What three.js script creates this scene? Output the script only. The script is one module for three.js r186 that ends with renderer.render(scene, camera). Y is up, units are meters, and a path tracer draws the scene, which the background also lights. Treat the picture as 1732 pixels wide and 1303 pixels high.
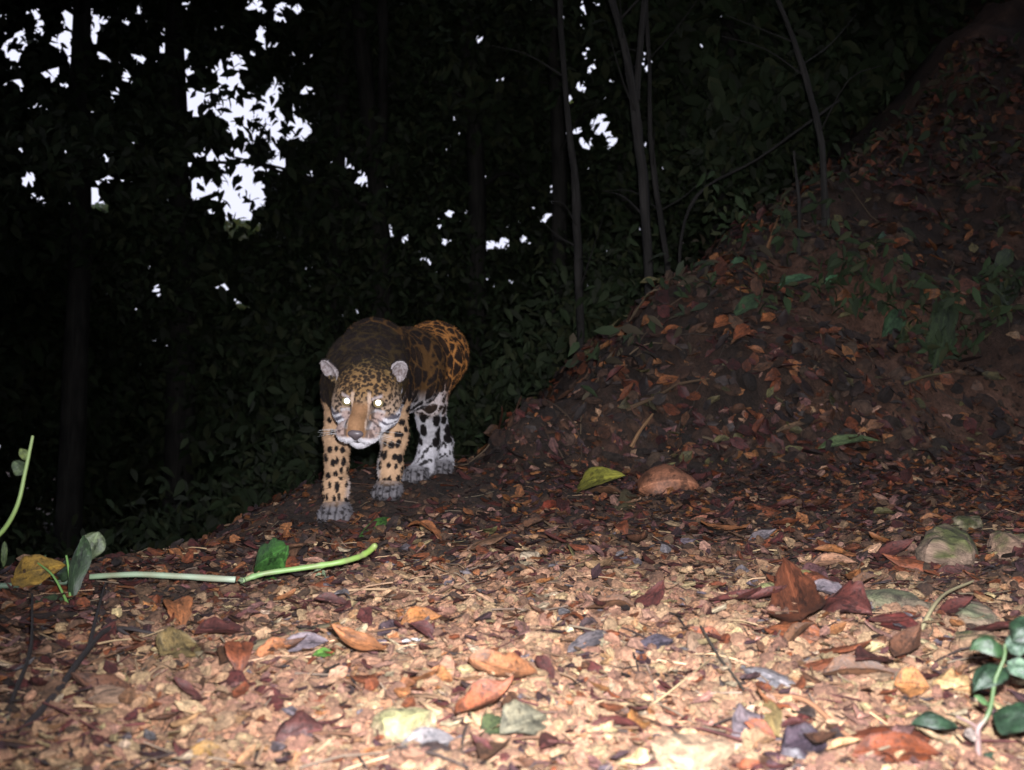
import * as THREE from 'three';
import { mergeGeometries } from 'three/addons/utils/BufferGeometryUtils.js';

// ───────────────────────── camera, sky, sun, flash, exposure
const scene = new THREE.Scene();
const renderer = new THREE.WebGLRenderer({ antialias: true });
renderer.toneMapping = THREE.LinearToneMapping;
renderer.toneMappingExposure = 1;
renderer.shadowMap.enabled = true;

const TY = 0.384, EYE = new THREE.Vector3(0, 0.43, 0);
const camera = new THREE.PerspectiveCamera(2 * Math.atan(TY) * 180 / Math.PI, 1024 / 770, 0.05, 120);
camera.position.copy(EYE);
camera.lookAt(0, EYE.y, -1);
camera.focus = 2.7; camera.userData.fStop = 4.8;
scene.add(camera);

{ // pale overcast sky, the same all round, a little brighter overhead
  const w = 256, h = 128, a = new Float32Array(w * h * 4);
  for (let y = 0; y < h; y++) for (let x = 0; x < w; x++) {
    const el = ((y + 0.5) / h - 0.5) * Math.PI, az = (x + 0.5) / w * 2 * Math.PI, up = Math.max(0, Math.sin(el)), k = (1.0 + 0.25 * up) * (1 + 0.12 * fbm(Math.cos(az) * Math.cos(el) * 5, Math.sin(el) * 9, Math.sin(az) * Math.cos(el) * 5, 3)), i = (y * w + x) * 4;
    a[i] = 0.87 * k; a[i + 1] = 0.89 * k; a[i + 2] = 1.08 * k; a[i + 3] = 1;
  }
  const t = new THREE.DataTexture(a, w, h, THREE.RGBAFormat, THREE.FloatType);
  t.mapping = THREE.EquirectangularReflectionMapping; t.magFilter = t.minFilter = THREE.LinearFilter; t.needsUpdate = true;
  scene.background = t; scene.environment = t;
}
const sun = new THREE.DirectionalLight(0xfff2e2, 0.25);   // a veiled evening sun above the canopy
sun.position.set(-6, 14, -9); sun.target.position.set(0, 0, -4); sun.castShadow = true; sun.shadow.radius = 24;
Object.assign(sun.shadow.camera, { left: -20, right: 20, top: 20, bottom: -20, far: 60 });
scene.add(sun, sun.target);
// the flash of the trail camera that took the picture, just above its lens: the eyes of the jaguar throw it back
const flash = new THREE.SpotLight(new THREE.Color(1, 0.985, 1.03), 45, 0, 0.74, 1, 2);
flash.position.set(0.035, EYE.y + 0.075, -0.02); flash.target.position.set(0.42, 0.02, -3);
flash.castShadow = true; flash.shadow.radius = 0.8; flash.name = 'flash_lamp';
scene.add(flash, flash.target);

// ───────────────────────── helpers
let seed = 20240611;
const R = () => { seed = (seed + 0x6d2b79f5) | 0; let t = Math.imul(seed ^ (seed >>> 15), 1 | seed); t = (t + Math.imul(t ^ (t >>> 7), 61 | t)) ^ t; return ((t ^ (t >>> 14)) >>> 0) / 4294967296; };
const rr = (a, b) => a + (b - a) * R();
const pick = (l) => l[Math.floor(R() * l.length)];
const V = (x, y, z) => new THREE.Vector3(x, y, z);
function clamp(x, a = 0, b = 1) { return Math.min(b, Math.max(a, x)); }
const sstep = (a, b, x) => { const t = clamp((x - a) / (b - a)); return t * t * (3 - 2 * t); };
function lerp(a, b, t) { return a + (b - a) * t; }
const mix3 = (a, b, t) => [lerp(a[0], b[0], t), lerp(a[1], b[1], t), lerp(a[2], b[2], t)];
function hash(x, y, z) { let h = Math.imul(x, 374761393) + Math.imul(y, 668265263) + Math.imul(z, 2147483647 - 1274126177) | 0; h = Math.imul(h ^ (h >>> 13), 1274126177); h ^= h >>> 16; h = Math.imul(h, 2246822519); return ((h ^ (h >>> 15)) >>> 0) / 4294967296; }
function vn(x, y, z = 0) {
  const ix = Math.floor(x), iy = Math.floor(y), iz = Math.floor(z), fx = x - ix, fy = y - iy, fz = z - iz;
  const s = fx * fx * (3 - 2 * fx), t = fy * fy * (3 - 2 * fy), u = fz * fz * (3 - 2 * fz);
  const q = (k) => lerp(lerp(hash(ix, iy, k), hash(ix + 1, iy, k), s), lerp(hash(ix, iy + 1, k), hash(ix + 1, iy + 1, k), s), t);
  return lerp(q(iz), q(iz + 1), u) * 2 - 1;
}
function fbm(x, y, z = 0, n = 4) { let s = 0, a = 0.5; for (let i = 0; i < n; i++) { s += a * vn(x, y, z + i * 7.3); x *= 2.03; y *= 2.03; z *= 2.03; a *= 0.5; } return s; }
function worley(x, y, z) { // distances to the nearest and second nearest feature point, and the cell's own number
  const ix = Math.floor(x), iy = Math.floor(y), iz = Math.floor(z); let f1 = 9, f2 = 9, id = 0;
  for (let k = -1; k < 2; k++) for (let j = -1; j < 2; j++) for (let i = -1; i < 2; i++) {
    const a = ix + i, b = iy + j, c = iz + k, dx = a + 0.15 + 0.7 * hash(a, b, c) - x, dy = b + 0.15 + 0.7 * hash(a + 91, b, c) - y, dz = c + 0.15 + 0.7 * hash(a, b + 57, c) - z, d = Math.sqrt(dx * dx + dy * dy + dz * dz);
    if (d < f1) { f2 = f1; f1 = d; id = hash(a, b, c + 33); } else if (d < f2) f2 = d;
  }
  return [f1, f2, id];
}
const F = 1303 / 2 / TY;                                                        // measured on the photograph: focal length in its pixels
const at = (px, py, d) => V((px - 866) / F * d, EYE.y - (py - 651.5) / F * d, -d);   // a measured spot at a given distance
const used = {};
const numbered = (n) => { used[n] = (used[n] ?? -1) + 1; return used[n] ? n + '_' + String(used[n]).padStart(3, '0') : n; };
function tag(o, label, category, group, kind) {
  if (label) o.userData.label = label; if (category) o.userData.category = category;
  if (group) o.userData.group = group; if (kind) o.userData.kind = kind; return o;
}
function mesh(name, geo, mat, parent = scene) {
  const m = new THREE.Mesh(geo, mat); m.name = parent === scene ? numbered(name) : name; m.castShadow = m.receiveShadow = true; parent.add(m); return m;
}
function thing(name, label, category, pos = [0, 0, 0], group) {
  const g = new THREE.Group(); g.name = numbered(name); g.position.set(...pos); scene.add(g); return tag(g, label, category, group);
}
class MB { // collects triangles with colours
  constructor() { this.p = []; this.c = []; this.u = []; this.i = []; }
  v(x, y, z, c, u = 0, w = 0) { this.p.push(x, y, z); this.c.push(c[0], c[1], c[2]); this.u.push(u, w); return this.p.length / 3 - 1; }
  t(a, b, c) { this.i.push(a, b, c); }
  geo() {
    const g = new THREE.BufferGeometry();
    g.setAttribute('position', new THREE.Float32BufferAttribute(this.p, 3)); g.setAttribute('color', new THREE.Float32BufferAttribute(this.c, 3)); g.setAttribute('uv', new THREE.Float32BufferAttribute(this.u, 2));
    g.setIndex(this.i); g.computeVertexNormals(); return g;
  }
  tube(pts, radii, seg = 7, col = [1, 1, 1], rough = 0.12) { // a tapering, slightly uneven tube with closed ends
    const n = pts.length, rings = [];
    let side = V(0.31, 0.2, 0.92), len = 0;
    for (let k = 0; k < n; k++) {
      const dir = pts[Math.min(n - 1, k + 1)].clone().sub(pts[Math.max(0, k - 1)]).normalize();
      side.addScaledVector(dir, -side.dot(dir)).normalize(); const up = dir.clone().cross(side), r = Array.isArray(radii) ? radii[k] : radii, ring = [];
      if (k) len += pts[k].distanceTo(pts[k - 1]);
      for (let s = 0; s < seg; s++) {
        const a = s / seg * Math.PI * 2, q = r * (1 + rough * vn(k * 0.9 + pts[0].x * 31, s * 1.7, pts[0].y * 17)), c = typeof col === 'function' ? col(k / (n - 1), a) : col;
        const o = pts[k].clone().addScaledVector(side, Math.cos(a) * q).addScaledVector(up, Math.sin(a) * q);
        ring.push(this.v(o.x, o.y, o.z, c, s / seg, len));
      }
      rings.push(ring);
    }
    for (let k = 0; k + 1 < n; k++) for (let s = 0; s < seg; s++) { const e = (s + 1) % seg, A = rings[k], B = rings[k + 1]; this.t(A[s], A[e], B[s]); this.t(A[e], B[e], B[s]); }
    for (const [ring, p, flip] of [[rings[0], pts[0], 1], [rings[n - 1], pts[n - 1], 0]]) {
      const c = typeof col === 'function' ? col(flip ? 0 : 1, 0) : col, m = this.v(p.x, p.y, p.z, c, 0.5, len);
      for (let s = 0; s < seg; s++) { const e = (s + 1) % seg; flip ? this.t(ring[e], ring[s], m) : this.t(ring[s], ring[e], m); }
    }
    return this;
  }
}
const curve = (pts, n) => new THREE.CatmullRomCurve3(pts).getPoints(n);
const taper = (n, a, b, p = 1) => Array.from({ length: n + 1 }, (_, i) => lerp(a, b, Math.pow(i / n, p)));

// computed textures: colour, grain and veins only
function tex(w, h, f, repeat, srgb = true) {
  const a = new Uint8Array(w * h * 4);
  for (let y = 0; y < h; y++) for (let x = 0; x < w; x++) { const c = f(x / w, y / h), i = (y * w + x) * 4; for (let k = 0; k < 3; k++) a[i + k] = clamp(c[k]) * 255; a[i + 3] = 255; }
  const t = new THREE.DataTexture(a, w, h); t.magFilter = THREE.LinearFilter; t.wrapS = t.wrapT = THREE.RepeatWrapping; if (srgb) t.colorSpace = THREE.SRGBColorSpace; if (repeat) t.repeat.set(...repeat); t.needsUpdate = true; return t;
}
const tiled = (x, y, n, oct = 4) => { // noise that repeats every n cells
  let s = 0, a = 0.5;
  for (let o = 0; o < oct; o++, n *= 2, a *= 0.55) {
    const X = x * n, Y = y * n, ix = Math.floor(X), iy = Math.floor(Y), fx = X - ix, fy = Y - iy, u = fx * fx * (3 - 2 * fx), v = fy * fy * (3 - 2 * fy), q = (i, j) => hash((ix + i) % n, (iy + j) % n, o * 19 + 5);
    s += a * (lerp(lerp(q(0, 0), q(1, 0), u), lerp(q(0, 1), q(1, 1), u), v) * 2 - 1);
  }
  return s;
};
const veinTex = tex(512, 256, (u, v) => {
  const c = Math.abs(v - 0.5) * 2, blot = tiled(u, v, 6, 5), fine = tiled(u, v, 40, 3);
  let k = 0.74 + 0.30 * blot + 0.18 * fine;
  const rib = Math.exp(-Math.pow(c / 0.035, 2)), side = Math.exp(-Math.pow((((u * 11 - c * 1.5) % 1 + 1) % 1 - 0.5) / 0.07, 2)) * (1 - c * 0.6);
  k = k - 0.10 * side + 0.16 * rib; k -= 0.2 * sstep(0.8, 1, c) * (0.5 + blot);
  const dark = sstep(0.22, 0.42, tiled(u + 0.37, v + 0.21, 9, 4)) * 0.3;
  k *= 1 - dark; return [k * 1.02, k * (0.98 - 0.03 * blot), k * (0.95 - 0.06 * blot)];
});
const soilTex = tex(1024, 1024, (u, v) => { const a = tiled(u, v, 8, 6), b = tiled(u + 0.3, v + 0.6, 60, 3), k = 0.78 + 0.26 * a + 0.22 * b; return [k, k * (0.97 + 0.05 * a), k * (0.93 + 0.1 * a)]; });
const soilBump = tex(1024, 1024, (u, v) => { const a = tiled(u, v, 24, 5), b = tiled(u + 0.1, v + 0.7, 110, 2); const k = 0.5 + 0.45 * a + 0.3 * b; return [k, k, k]; }, null, false);
const barkTex = tex(256, 512, (u, v) => { const a = tiled(u, v, 5, 5), st = tiled(u * 4 % 1, v, 6, 4), k = 0.75 + 0.3 * a + 0.25 * st; return [k, k, k * 0.97]; });
const stoneTex = tex(512, 512, (u, v) => { const a = tiled(u, v, 7, 6), b = tiled(u, v, 50, 3), k = 0.8 + 0.35 * a + 0.2 * b; return [k, k, k]; });

const M = {
  soil: new THREE.MeshStandardMaterial({ name: 'soil', vertexColors: true, map: soilTex, bumpMap: soilBump, bumpScale: 0.008, roughness: 0.92 }),
  leaf: new THREE.MeshStandardMaterial({ name: 'dry_leaf', vertexColors: true, map: veinTex, roughness: 0.62, side: THREE.DoubleSide, bumpMap: veinTex, bumpScale: 0.0015 }),
  waxy: new THREE.MeshPhysicalMaterial({ name: 'waxy_leaf', vertexColors: true, map: veinTex, roughness: 0.52, side: THREE.DoubleSide, bumpMap: veinTex, bumpScale: 0.001 }),
  stem: new THREE.MeshStandardMaterial({ name: 'green_stem', vertexColors: true, roughness: 0.5 }),
  crown: new THREE.MeshPhysicalMaterial({ name: 'tree_leaves', vertexColors: true, roughness: 0.75, specularIntensity: 0.4, side: THREE.DoubleSide }),
  crownLit: new THREE.MeshPhysicalMaterial({ name: 'thin_leaves', vertexColors: true, roughness: 0.95, side: THREE.DoubleSide, transmission: 0.5, thickness: 0 }),
  bark: new THREE.MeshStandardMaterial({ name: 'bark', vertexColors: true, map: barkTex, bumpMap: barkTex, bumpScale: 0.004, roughness: 0.9 }),
  twig: new THREE.MeshStandardMaterial({ name: 'twig', vertexColors: true, map: barkTex, roughness: 0.85 }),
  stone: new THREE.MeshStandardMaterial({ name: 'stone', vertexColors: true, map: stoneTex, bumpMap: stoneTex, bumpScale: 0.004, roughness: 0.9 }),
};

// ───────────────────────── the ground: a level trail, a drop on its left, a bank on its right
const smin = (a, b, k) => { const h = clamp(0.5 + 0.5 * (b - a) / k); return lerp(b, a, h) - k * h * (1 - h); };
function bankT(x, d) { const w = 0.22 * vn(x * 1.3 + 4, d * 1.3, 2) + 0.08 * vn(x * 4, d * 4, 9); return smin(x - 0.05 + w, d - 4.2 + w - 0.08 * x, 0.35); }
function crestS(x, d) { const s = (x + 1.2) * -0.863 + (d - 2.36) * 0.505; return -smin(-s, -(-(x + 0.82)), -0.25) ; }
function H(x, z) {
  const d = -z;
  let h = 0.02 * vn(x * 1.7, d * 1.7, 5) + 0.008 * vn(x * 5, d * 5, 8);
  h += 0.03 * sstep(3.1, 3.9, d) + 0.05 * sstep(0.5, 1.6, x) * sstep(1.8, 3, d);
  const s = Math.min((x + 1.2) * -0.863 + (d - 2.36) * 0.505, -(x + 0.84));
  if (s > -0.3) { const q = Math.log(1 + Math.exp(s * 9)) / 9; h -= Math.min(1.6, 0.62 * q); }
  h -= 0.25 * sstep(5.2, 8, d) * sstep(0.6, -0.6, x);
  const t = bankT(x, d);
  if (t > -0.4) {
    const q = Math.log(1 + Math.exp(t * 10)) / 10, l = 0.16 * sstep(-0.1, 0.5, t) + 0.66 * q + 0.04 * q * q;
    h += l + 0.09 * sstep(0.0, 0.6, t) * (vn(x * 2.6, d * 2.6, 3) + 0.6 * vn(x * 6, d * 6, 13));
  }
  return h;
}
const fine = (x, z) => { const g = 0.012 * Math.pow(Math.abs(vn(x * 17, z * 17, 11)), 1.5); const a = vn(x * 26, z * 26, 1), b = vn(x * 61, z * 61, 4); return g + 0.007 * a + 0.007 * b + 0.003 * Math.abs(vn(x * 120, z * 120, 7)); };
const G = (x, z) => H(x, z);
function hit(px, py, far = 9) { // where the line of sight through a measured spot meets the ground
  let lo = 0.4;
  for (let d = 0.4; d < far; d += 0.02) { const p = at(px, py, d); if (p.y < G(p.x, p.z)) { let a = lo, b = d; for (let k = 0; k < 20; k++) { const m = (a + b) / 2, q = at(px, py, m); q.y < G(q.x, q.z) ? (b = m) : (a = m); } return at(px, py, b); } lo = d; }
  return at(px, py, far);
}
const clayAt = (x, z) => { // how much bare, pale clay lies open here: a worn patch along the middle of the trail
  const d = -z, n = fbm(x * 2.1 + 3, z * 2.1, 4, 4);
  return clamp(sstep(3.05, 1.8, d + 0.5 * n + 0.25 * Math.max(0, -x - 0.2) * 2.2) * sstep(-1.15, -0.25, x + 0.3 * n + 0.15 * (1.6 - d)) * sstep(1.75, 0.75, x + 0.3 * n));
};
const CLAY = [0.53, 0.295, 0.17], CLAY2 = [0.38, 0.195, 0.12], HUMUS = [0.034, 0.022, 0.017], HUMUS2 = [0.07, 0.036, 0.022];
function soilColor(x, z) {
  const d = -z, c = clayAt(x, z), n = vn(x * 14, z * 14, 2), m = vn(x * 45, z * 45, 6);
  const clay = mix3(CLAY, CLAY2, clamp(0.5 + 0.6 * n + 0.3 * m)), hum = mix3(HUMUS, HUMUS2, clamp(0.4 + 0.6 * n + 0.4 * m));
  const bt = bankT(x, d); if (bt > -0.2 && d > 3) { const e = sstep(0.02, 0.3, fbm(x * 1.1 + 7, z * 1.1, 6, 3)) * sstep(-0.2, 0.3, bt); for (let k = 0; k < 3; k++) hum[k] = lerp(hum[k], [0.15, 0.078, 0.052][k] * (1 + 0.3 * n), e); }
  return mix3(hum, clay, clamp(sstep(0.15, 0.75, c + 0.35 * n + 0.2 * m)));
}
function sheet(x0, x1, z0, z1, step, h, col) {
  const nx = Math.round((x1 - x0) / step), nz = Math.round((z1 - z0) / step), p = new Float32Array((nx + 1) * (nz + 1) * 3), c = new Float32Array(p.length), u = new Float32Array((nx + 1) * (nz + 1) * 2), idx = new Uint32Array(nx * nz * 6);
  for (let j = 0, k = 0; j <= nz; j++) for (let i = 0; i <= nx; i++, k++) { const x = x0 + i * step, z = z0 + j * step; p.set([x, h(x, z), z], k * 3); c.set(col(x, z), k * 3); u.set([x * 2.3, z * 2.3], k * 2); }
  for (let j = 0, k = 0; j < nz; j++) for (let i = 0; i < nx; i++, k += 6) { const a = j * (nx + 1) + i, b = a + nx + 1; idx.set([a, b, a + 1, a + 1, b, b + 1], k); }
  const g = new THREE.BufferGeometry(); g.setAttribute('position', new THREE.BufferAttribute(p, 3)); g.setAttribute('color', new THREE.BufferAttribute(c, 3)); g.setAttribute('uv', new THREE.BufferAttribute(u, 2)); g.setIndex(new THREE.BufferAttribute(idx, 1)); g.computeVertexNormals(); return g;
}
const NX0 = -1.7, NX1 = 2.3, NZ0 = -4.5, NZ1 = -0.6;
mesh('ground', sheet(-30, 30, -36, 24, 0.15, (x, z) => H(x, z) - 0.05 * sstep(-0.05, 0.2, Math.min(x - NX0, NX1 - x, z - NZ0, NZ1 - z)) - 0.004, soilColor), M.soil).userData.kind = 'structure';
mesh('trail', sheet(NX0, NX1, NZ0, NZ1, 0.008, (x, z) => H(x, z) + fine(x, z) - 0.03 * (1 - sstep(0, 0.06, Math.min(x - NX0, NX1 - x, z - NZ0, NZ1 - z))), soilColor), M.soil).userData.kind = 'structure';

// ───────────────────────── the forest: trees round the clearing, with openings towards the sky
// openings between the crowns as seen along the trail: [across, up, half width, half height], in the photograph's pixels
const OPEN = [[390, 120, 34, 30], [372, 172, 62, 34], [440, 190, 46, 38], [428, 228, 44, 18], [345, 188, 26, 12], [372, 266, 56, 17], [412, 292, 40, 22], [318, 303, 34, 6], [428, 320, 30, 20], [402, 348, 46, 22],
  [137, 35, 26, 10], [122, 25, 10, 9], [150, 42, 34, 7], [86, 128, 16, 17], [88, 142, 13, 12], [18, 92, 14, 6], [5, 22, 16, 14], [45, 308, 9, 10], [152, 330, 18, 9], [190, 307, 24, 6], [158, 318, 10, 8], [118, 64, 14, 6], [160, 70, 8, 6], [16, 140, 10, 6], [40, 145, 8, 5],
  [370, 490, 14, 5], [402, 476, 8, 4], [404, 512, 8, 6], [262, 494, 7, 6], [304, 92, 9, 5], [276, 82, 6, 5], [448, 77, 11, 5], [440, 58, 6, 5], [500, 188, 8, 9], [505, 212, 12, 7], [490, 232, 5, 4], [518, 150, 4, 10], [525, 98, 5, 5], [512, 235, 6, 4],
  [578, 272, 9, 7], [595, 286, 9, 6], [610, 302, 11, 8], [634, 318, 10, 5], [655, 392, 8, 6], [692, 402, 4, 4], [525, 294, 7, 5], [478, 282, 5, 8], [466, 278, 4, 5], [560, 56, 5, 4],
  [942, 8, 7, 14], [985, 5, 14, 5], [1012, 12, 6, 6], [985, 45, 7, 6], [986, 92, 7, 9], [996, 78, 6, 6], [1000, 120, 6, 6], [1066, 83, 5, 5], [1095, 82, 5, 10], [1094, 112, 9, 10], [1099, 130, 5, 8], [1105, 158, 4, 5], [1032, 84, 4, 4], [852, 134, 9, 8], [846, 143, 4, 4], [892, 161, 4, 4],
  [1024, 200, 6, 6], [1025, 214, 7, 7], [1014, 227, 4, 4], [1010, 200, 5, 4], [973, 224, 5, 5], [981, 240, 4, 4], [1025, 170, 5, 6], [1062, 160, 4, 4], [985, 150, 10, 4], [955, 238, 4, 4], [936, 314, 5, 4], [783, 230, 4, 6], [766, 204, 4, 4], [925, 370, 5, 3],
  [1203, 26, 4, 7], [1220, 25, 5, 5], [1232, 38, 6, 5], [1241, 48, 6, 5], [1221, 72, 4, 6], [1182, 72, 4, 6], [1203, 86, 3, 4], [1310, 38, 5, 5], [1185, 174, 4, 5], [1241, 92, 4, 6], [1292, 8, 3, 4], [1460, 38, 4, 6], [1470, 2, 4, 4],
  [404, 388, 46, 17], [160, 350, 26, 8], [402, 524, 22, 7], [1229, 66, 7, 9], [966, 172, 6, 7], [934, 106, 5, 5], [300, 340, 12, 5], [60, 300, 8, 6], [62, 335, 6, 5], [30, 60, 8, 6], [176, 96, 8, 5], [214, 40, 5, 4], [322, 128, 10, 8], [300, 150, 8, 7], [462, 150, 14, 12], [474, 205, 14, 12], [340, 330, 16, 5], [356, 318, 10, 5],
  [762, 362, 3, 5], [741, 383, 4, 4], [753, 411, 6, 5], [658, 396, 5, 5], [829, 415, 5, 6], [853, 412, 6, 5], [888, 406, 5, 4], [724, 444, 4, 4], [688, 403, 3, 4]];
for (let i = 0; i < 90; i++) { const left = R() < 0.6; OPEN.push(left ? [rr(0, 560), 360 * Math.pow(R(), 1.3), rr(3, 7), rr(3, 6)] : [rr(920, 1110), rr(0, 260), rr(2, 5), rr(3, 6)]); }
const seenAt = (p) => [866 + p.x / -p.z * F, 651.5 - (p.y - EYE.y) / -p.z * F];
function inOpening(p, grow, k) {
  if (p.z > -1) return false;
  const [x, y] = seenAt(p), wob = 9 * vn(x / 14, y / 14, 21);
  for (const [a, b, w, h] of OPEN) { const big = Math.min(w, h) > 9, g = big ? grow + 1 : grow + 3.6, q = Math.hypot((x - a) / (w + g), (y - b) / (h + g)); if ((q - 1) * Math.min(w, h) < wob * (big ? 0.9 : 0.15)) return !(big && k === 21 && vn(x / 17, y / 13, 31) > 0.0 && R() < 0.34); }
  return false;
}
const LEAFGREEN = [[0.030, 0.046, 0.020], [0.038, 0.052, 0.025], [0.026, 0.038, 0.018], [0.042, 0.05, 0.023], [0.034, 0.04, 0.026]];
function addLeaf(m, p, L, W, col, face) { // a pointed, folded leaf of six triangles, hanging a little
  const a = R() * Math.PI * 2, e = rr(-1.25, 0.1), dir = V(Math.cos(a) * Math.cos(e), Math.sin(e), Math.sin(a) * Math.cos(e)), n = V(rr(-1, 1), rr(0, 1.2), rr(-1, 1)).addScaledVector(face ?? V(0, 0, 0), 0.7);
  n.addScaledVector(dir, -n.dot(dir)).normalize(); const s = dir.clone().cross(n), k = rr(0.75, 1.25), c = [col[0] * k, col[1] * k, col[2] * k], f = 0.18 * W;
  const q = (l, w, u) => { const o = p.clone().addScaledVector(dir, l * L).addScaledVector(s, w * W).addScaledVector(n, u); return m.v(o.x, o.y, o.z, c, 0.5 + l, 0.5 + w); };
  const A = q(-0.5, 0, 0), B = q(-0.2, -0.46, f), C = q(-0.2, 0.46, f), B2 = q(0.14, -0.38, f * 0.6), C2 = q(0.14, 0.38, f * 0.6), D = q(0.5, 0, -0.1 * L), E = q(-0.02, 0, 0.02 * L);
  m.t(A, E, B); m.t(A, C, E); m.t(B, E, B2); m.t(E, C, C2); m.t(B2, E, D); m.t(E, C2, D);
}
const wallR = (az, el) => 12.0 + 2.6 * vn(az * 5, el * 5, 1) + 0.9 * vn(az * 14, el * 14, 5);
// [bearing of its trunk in degrees, how far, trunk radius, how it looks]
const TREES = [[-31, 9.6, 0.16, 'dark leafy tree at the edge of the clearing, small sky gaps high in its crown'], [-24, 8.8, 0.13, 'dark tree whose crown holds a patch of bright sky beside the trail edge'], [-18.5, 9.8, 0.17, 'black dense crown just beside the large bright opening of sky'],
  [-10.8, 10.4, 0.11, 'loose leafy tree with branches hanging across the large bright opening of sky'], [-7.4, 9.6, 0.13, 'tall dark tree rising behind the shoulders of the jaguar'], [-2.2, 9.4, 0.12, 'dark tree right behind the rump of the jaguar with few pinholes of sky'], [2.4, 8.9, 0.1, 'dark tree with fine speckles of sky low in its crown'],
  [6.2, 9.8, 0.14, 'dark tree with the brightest cluster of sky specks behind the forked trunk'], [11.5, 8.6, 0.12, 'dark tree with yellow green leaves and specks of sky above the bank'], [17, 9.2, 0.15, 'black tree standing behind the leaning sapling on the bank'], [23, 9.0, 0.14, 'dark tree at the top of the bank under closed foliage'], [31, 9.6, 0.15, 'dark tree beyond the far end of the bank']];
const crowns = TREES.map(() => new MB()), lit = new MB();
const D2R = Math.PI / 180, AZ = 38 * D2R;
const whose = (az, el) => { const a = (az + 0.05 * vn(az * 9, el * 9, 3)) / D2R; let k = 0; TREES.forEach((t, i) => { if (Math.abs(t[0] - a) < Math.abs(TREES[k][0] - a)) k = i; }); return k; };
function leafAt(n, size, depth0, depth1, grow, kk, el0 = -13, el1 = 34) {
  for (let i = 0; i < n; i++) {
    const az = rr(-AZ, AZ), el = rr(el0, el1) * D2R, r = wallR(az, el) + rr(depth0, depth1), p = V(Math.sin(az) * Math.cos(el) * r, EYE.y + Math.sin(el) * r, -Math.cos(az) * Math.cos(el) * r);
    if (p.y < G(p.x, p.z) + 0.05) continue;
    if (inOpening(p, grow, kk)) continue;
    const L = size * rr(0.7, 1.35) * (1 + 0.7 * Math.max(-0.1, vn(az * 11, el * 11, 17)));
    addLeaf(crowns[whose(az, el)], p, L, L * rr(0.38, 0.5), pick(LEAFGREEN));
  }
}
leafAt(135000, 0.135, -1.4, 1.4, 2, 21);
leafAt(95000, 0.36, 1.8, 5, 5, 22);
for (let i = 0; i < 5200; i++) {
  const [px, py, sx, sy] = pick([[404, 396, 62, 20], [404, 396, 62, 20], [404, 396, 62, 20], [160, 356, 40, 10], [402, 526, 34, 12], [402, 526, 34, 12], [330, 232, 30, 8]]), p = at(px + sx * (R() + R() - 1) * 1.3, py + sy * (R() + R() - 1) * 1.2 + 3, rr(19, 24));
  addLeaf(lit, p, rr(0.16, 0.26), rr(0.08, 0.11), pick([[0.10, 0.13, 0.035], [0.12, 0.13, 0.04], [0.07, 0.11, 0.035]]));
}
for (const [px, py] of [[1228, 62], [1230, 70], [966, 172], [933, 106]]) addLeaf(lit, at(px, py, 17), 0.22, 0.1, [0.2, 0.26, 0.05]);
const BARK = [0.05, 0.045, 0.04];
TREES.forEach(([deg, r, rad, label], k) => {
  r += 2.6; const a = deg * D2R, x = Math.sin(a) * r, z = -Math.cos(a) * r, y = G(x, z) - 0.1, t = thing('forest_tree', label, 'tree', [x, y, z]);
  const b = new MB(), lean = V(rr(-0.5, 0.5), 0, rr(-0.5, 0.5)), top = 7.5 - y, pts = curve([V(0, 0, 0), V(lean.x * 0.2 + 0.08, top * 0.35, lean.z * 0.2), V(lean.x * 0.6, top * 0.7, lean.z * 0.6), V(lean.x, top, lean.z)], 16);
  b.tube(pts, taper(16, rad * 1.15, rad * 0.5, 0.8), 9, BARK, 0.18);
  mesh('trunk', b.geo(), M.bark, t);
  const l = new MB();
  for (let i = 0; i < 6; i++) {
    const q = pts[Math.floor(rr(5, 15))], e = R() * 6.28, len = rr(0.8, 1.9), ends = curve([q, q.clone().add(V(Math.cos(e) * len * 0.5, len * 0.25, Math.sin(e) * len * 0.5)), q.clone().add(V(Math.cos(e) * len, len * rr(0.1, 0.5), Math.sin(e) * len))], 6);
    l.tube(ends, taper(6, rad * 0.3, 0.008), 5, BARK);
  }
  mesh('limb', l.geo(), M.bark, t).userData.kind = 'stuff';
  const g = crowns[k].geo(); g.translate(-x, -y, -z); mesh('crown', g, M.crown, t);
});
tag(mesh('distant_foliage', lit.geo(), M.crownLit), 'distant yellow green foliage in open daylight seen through gaps in the dark trees', 'foliage', null, 'stuff');
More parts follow.
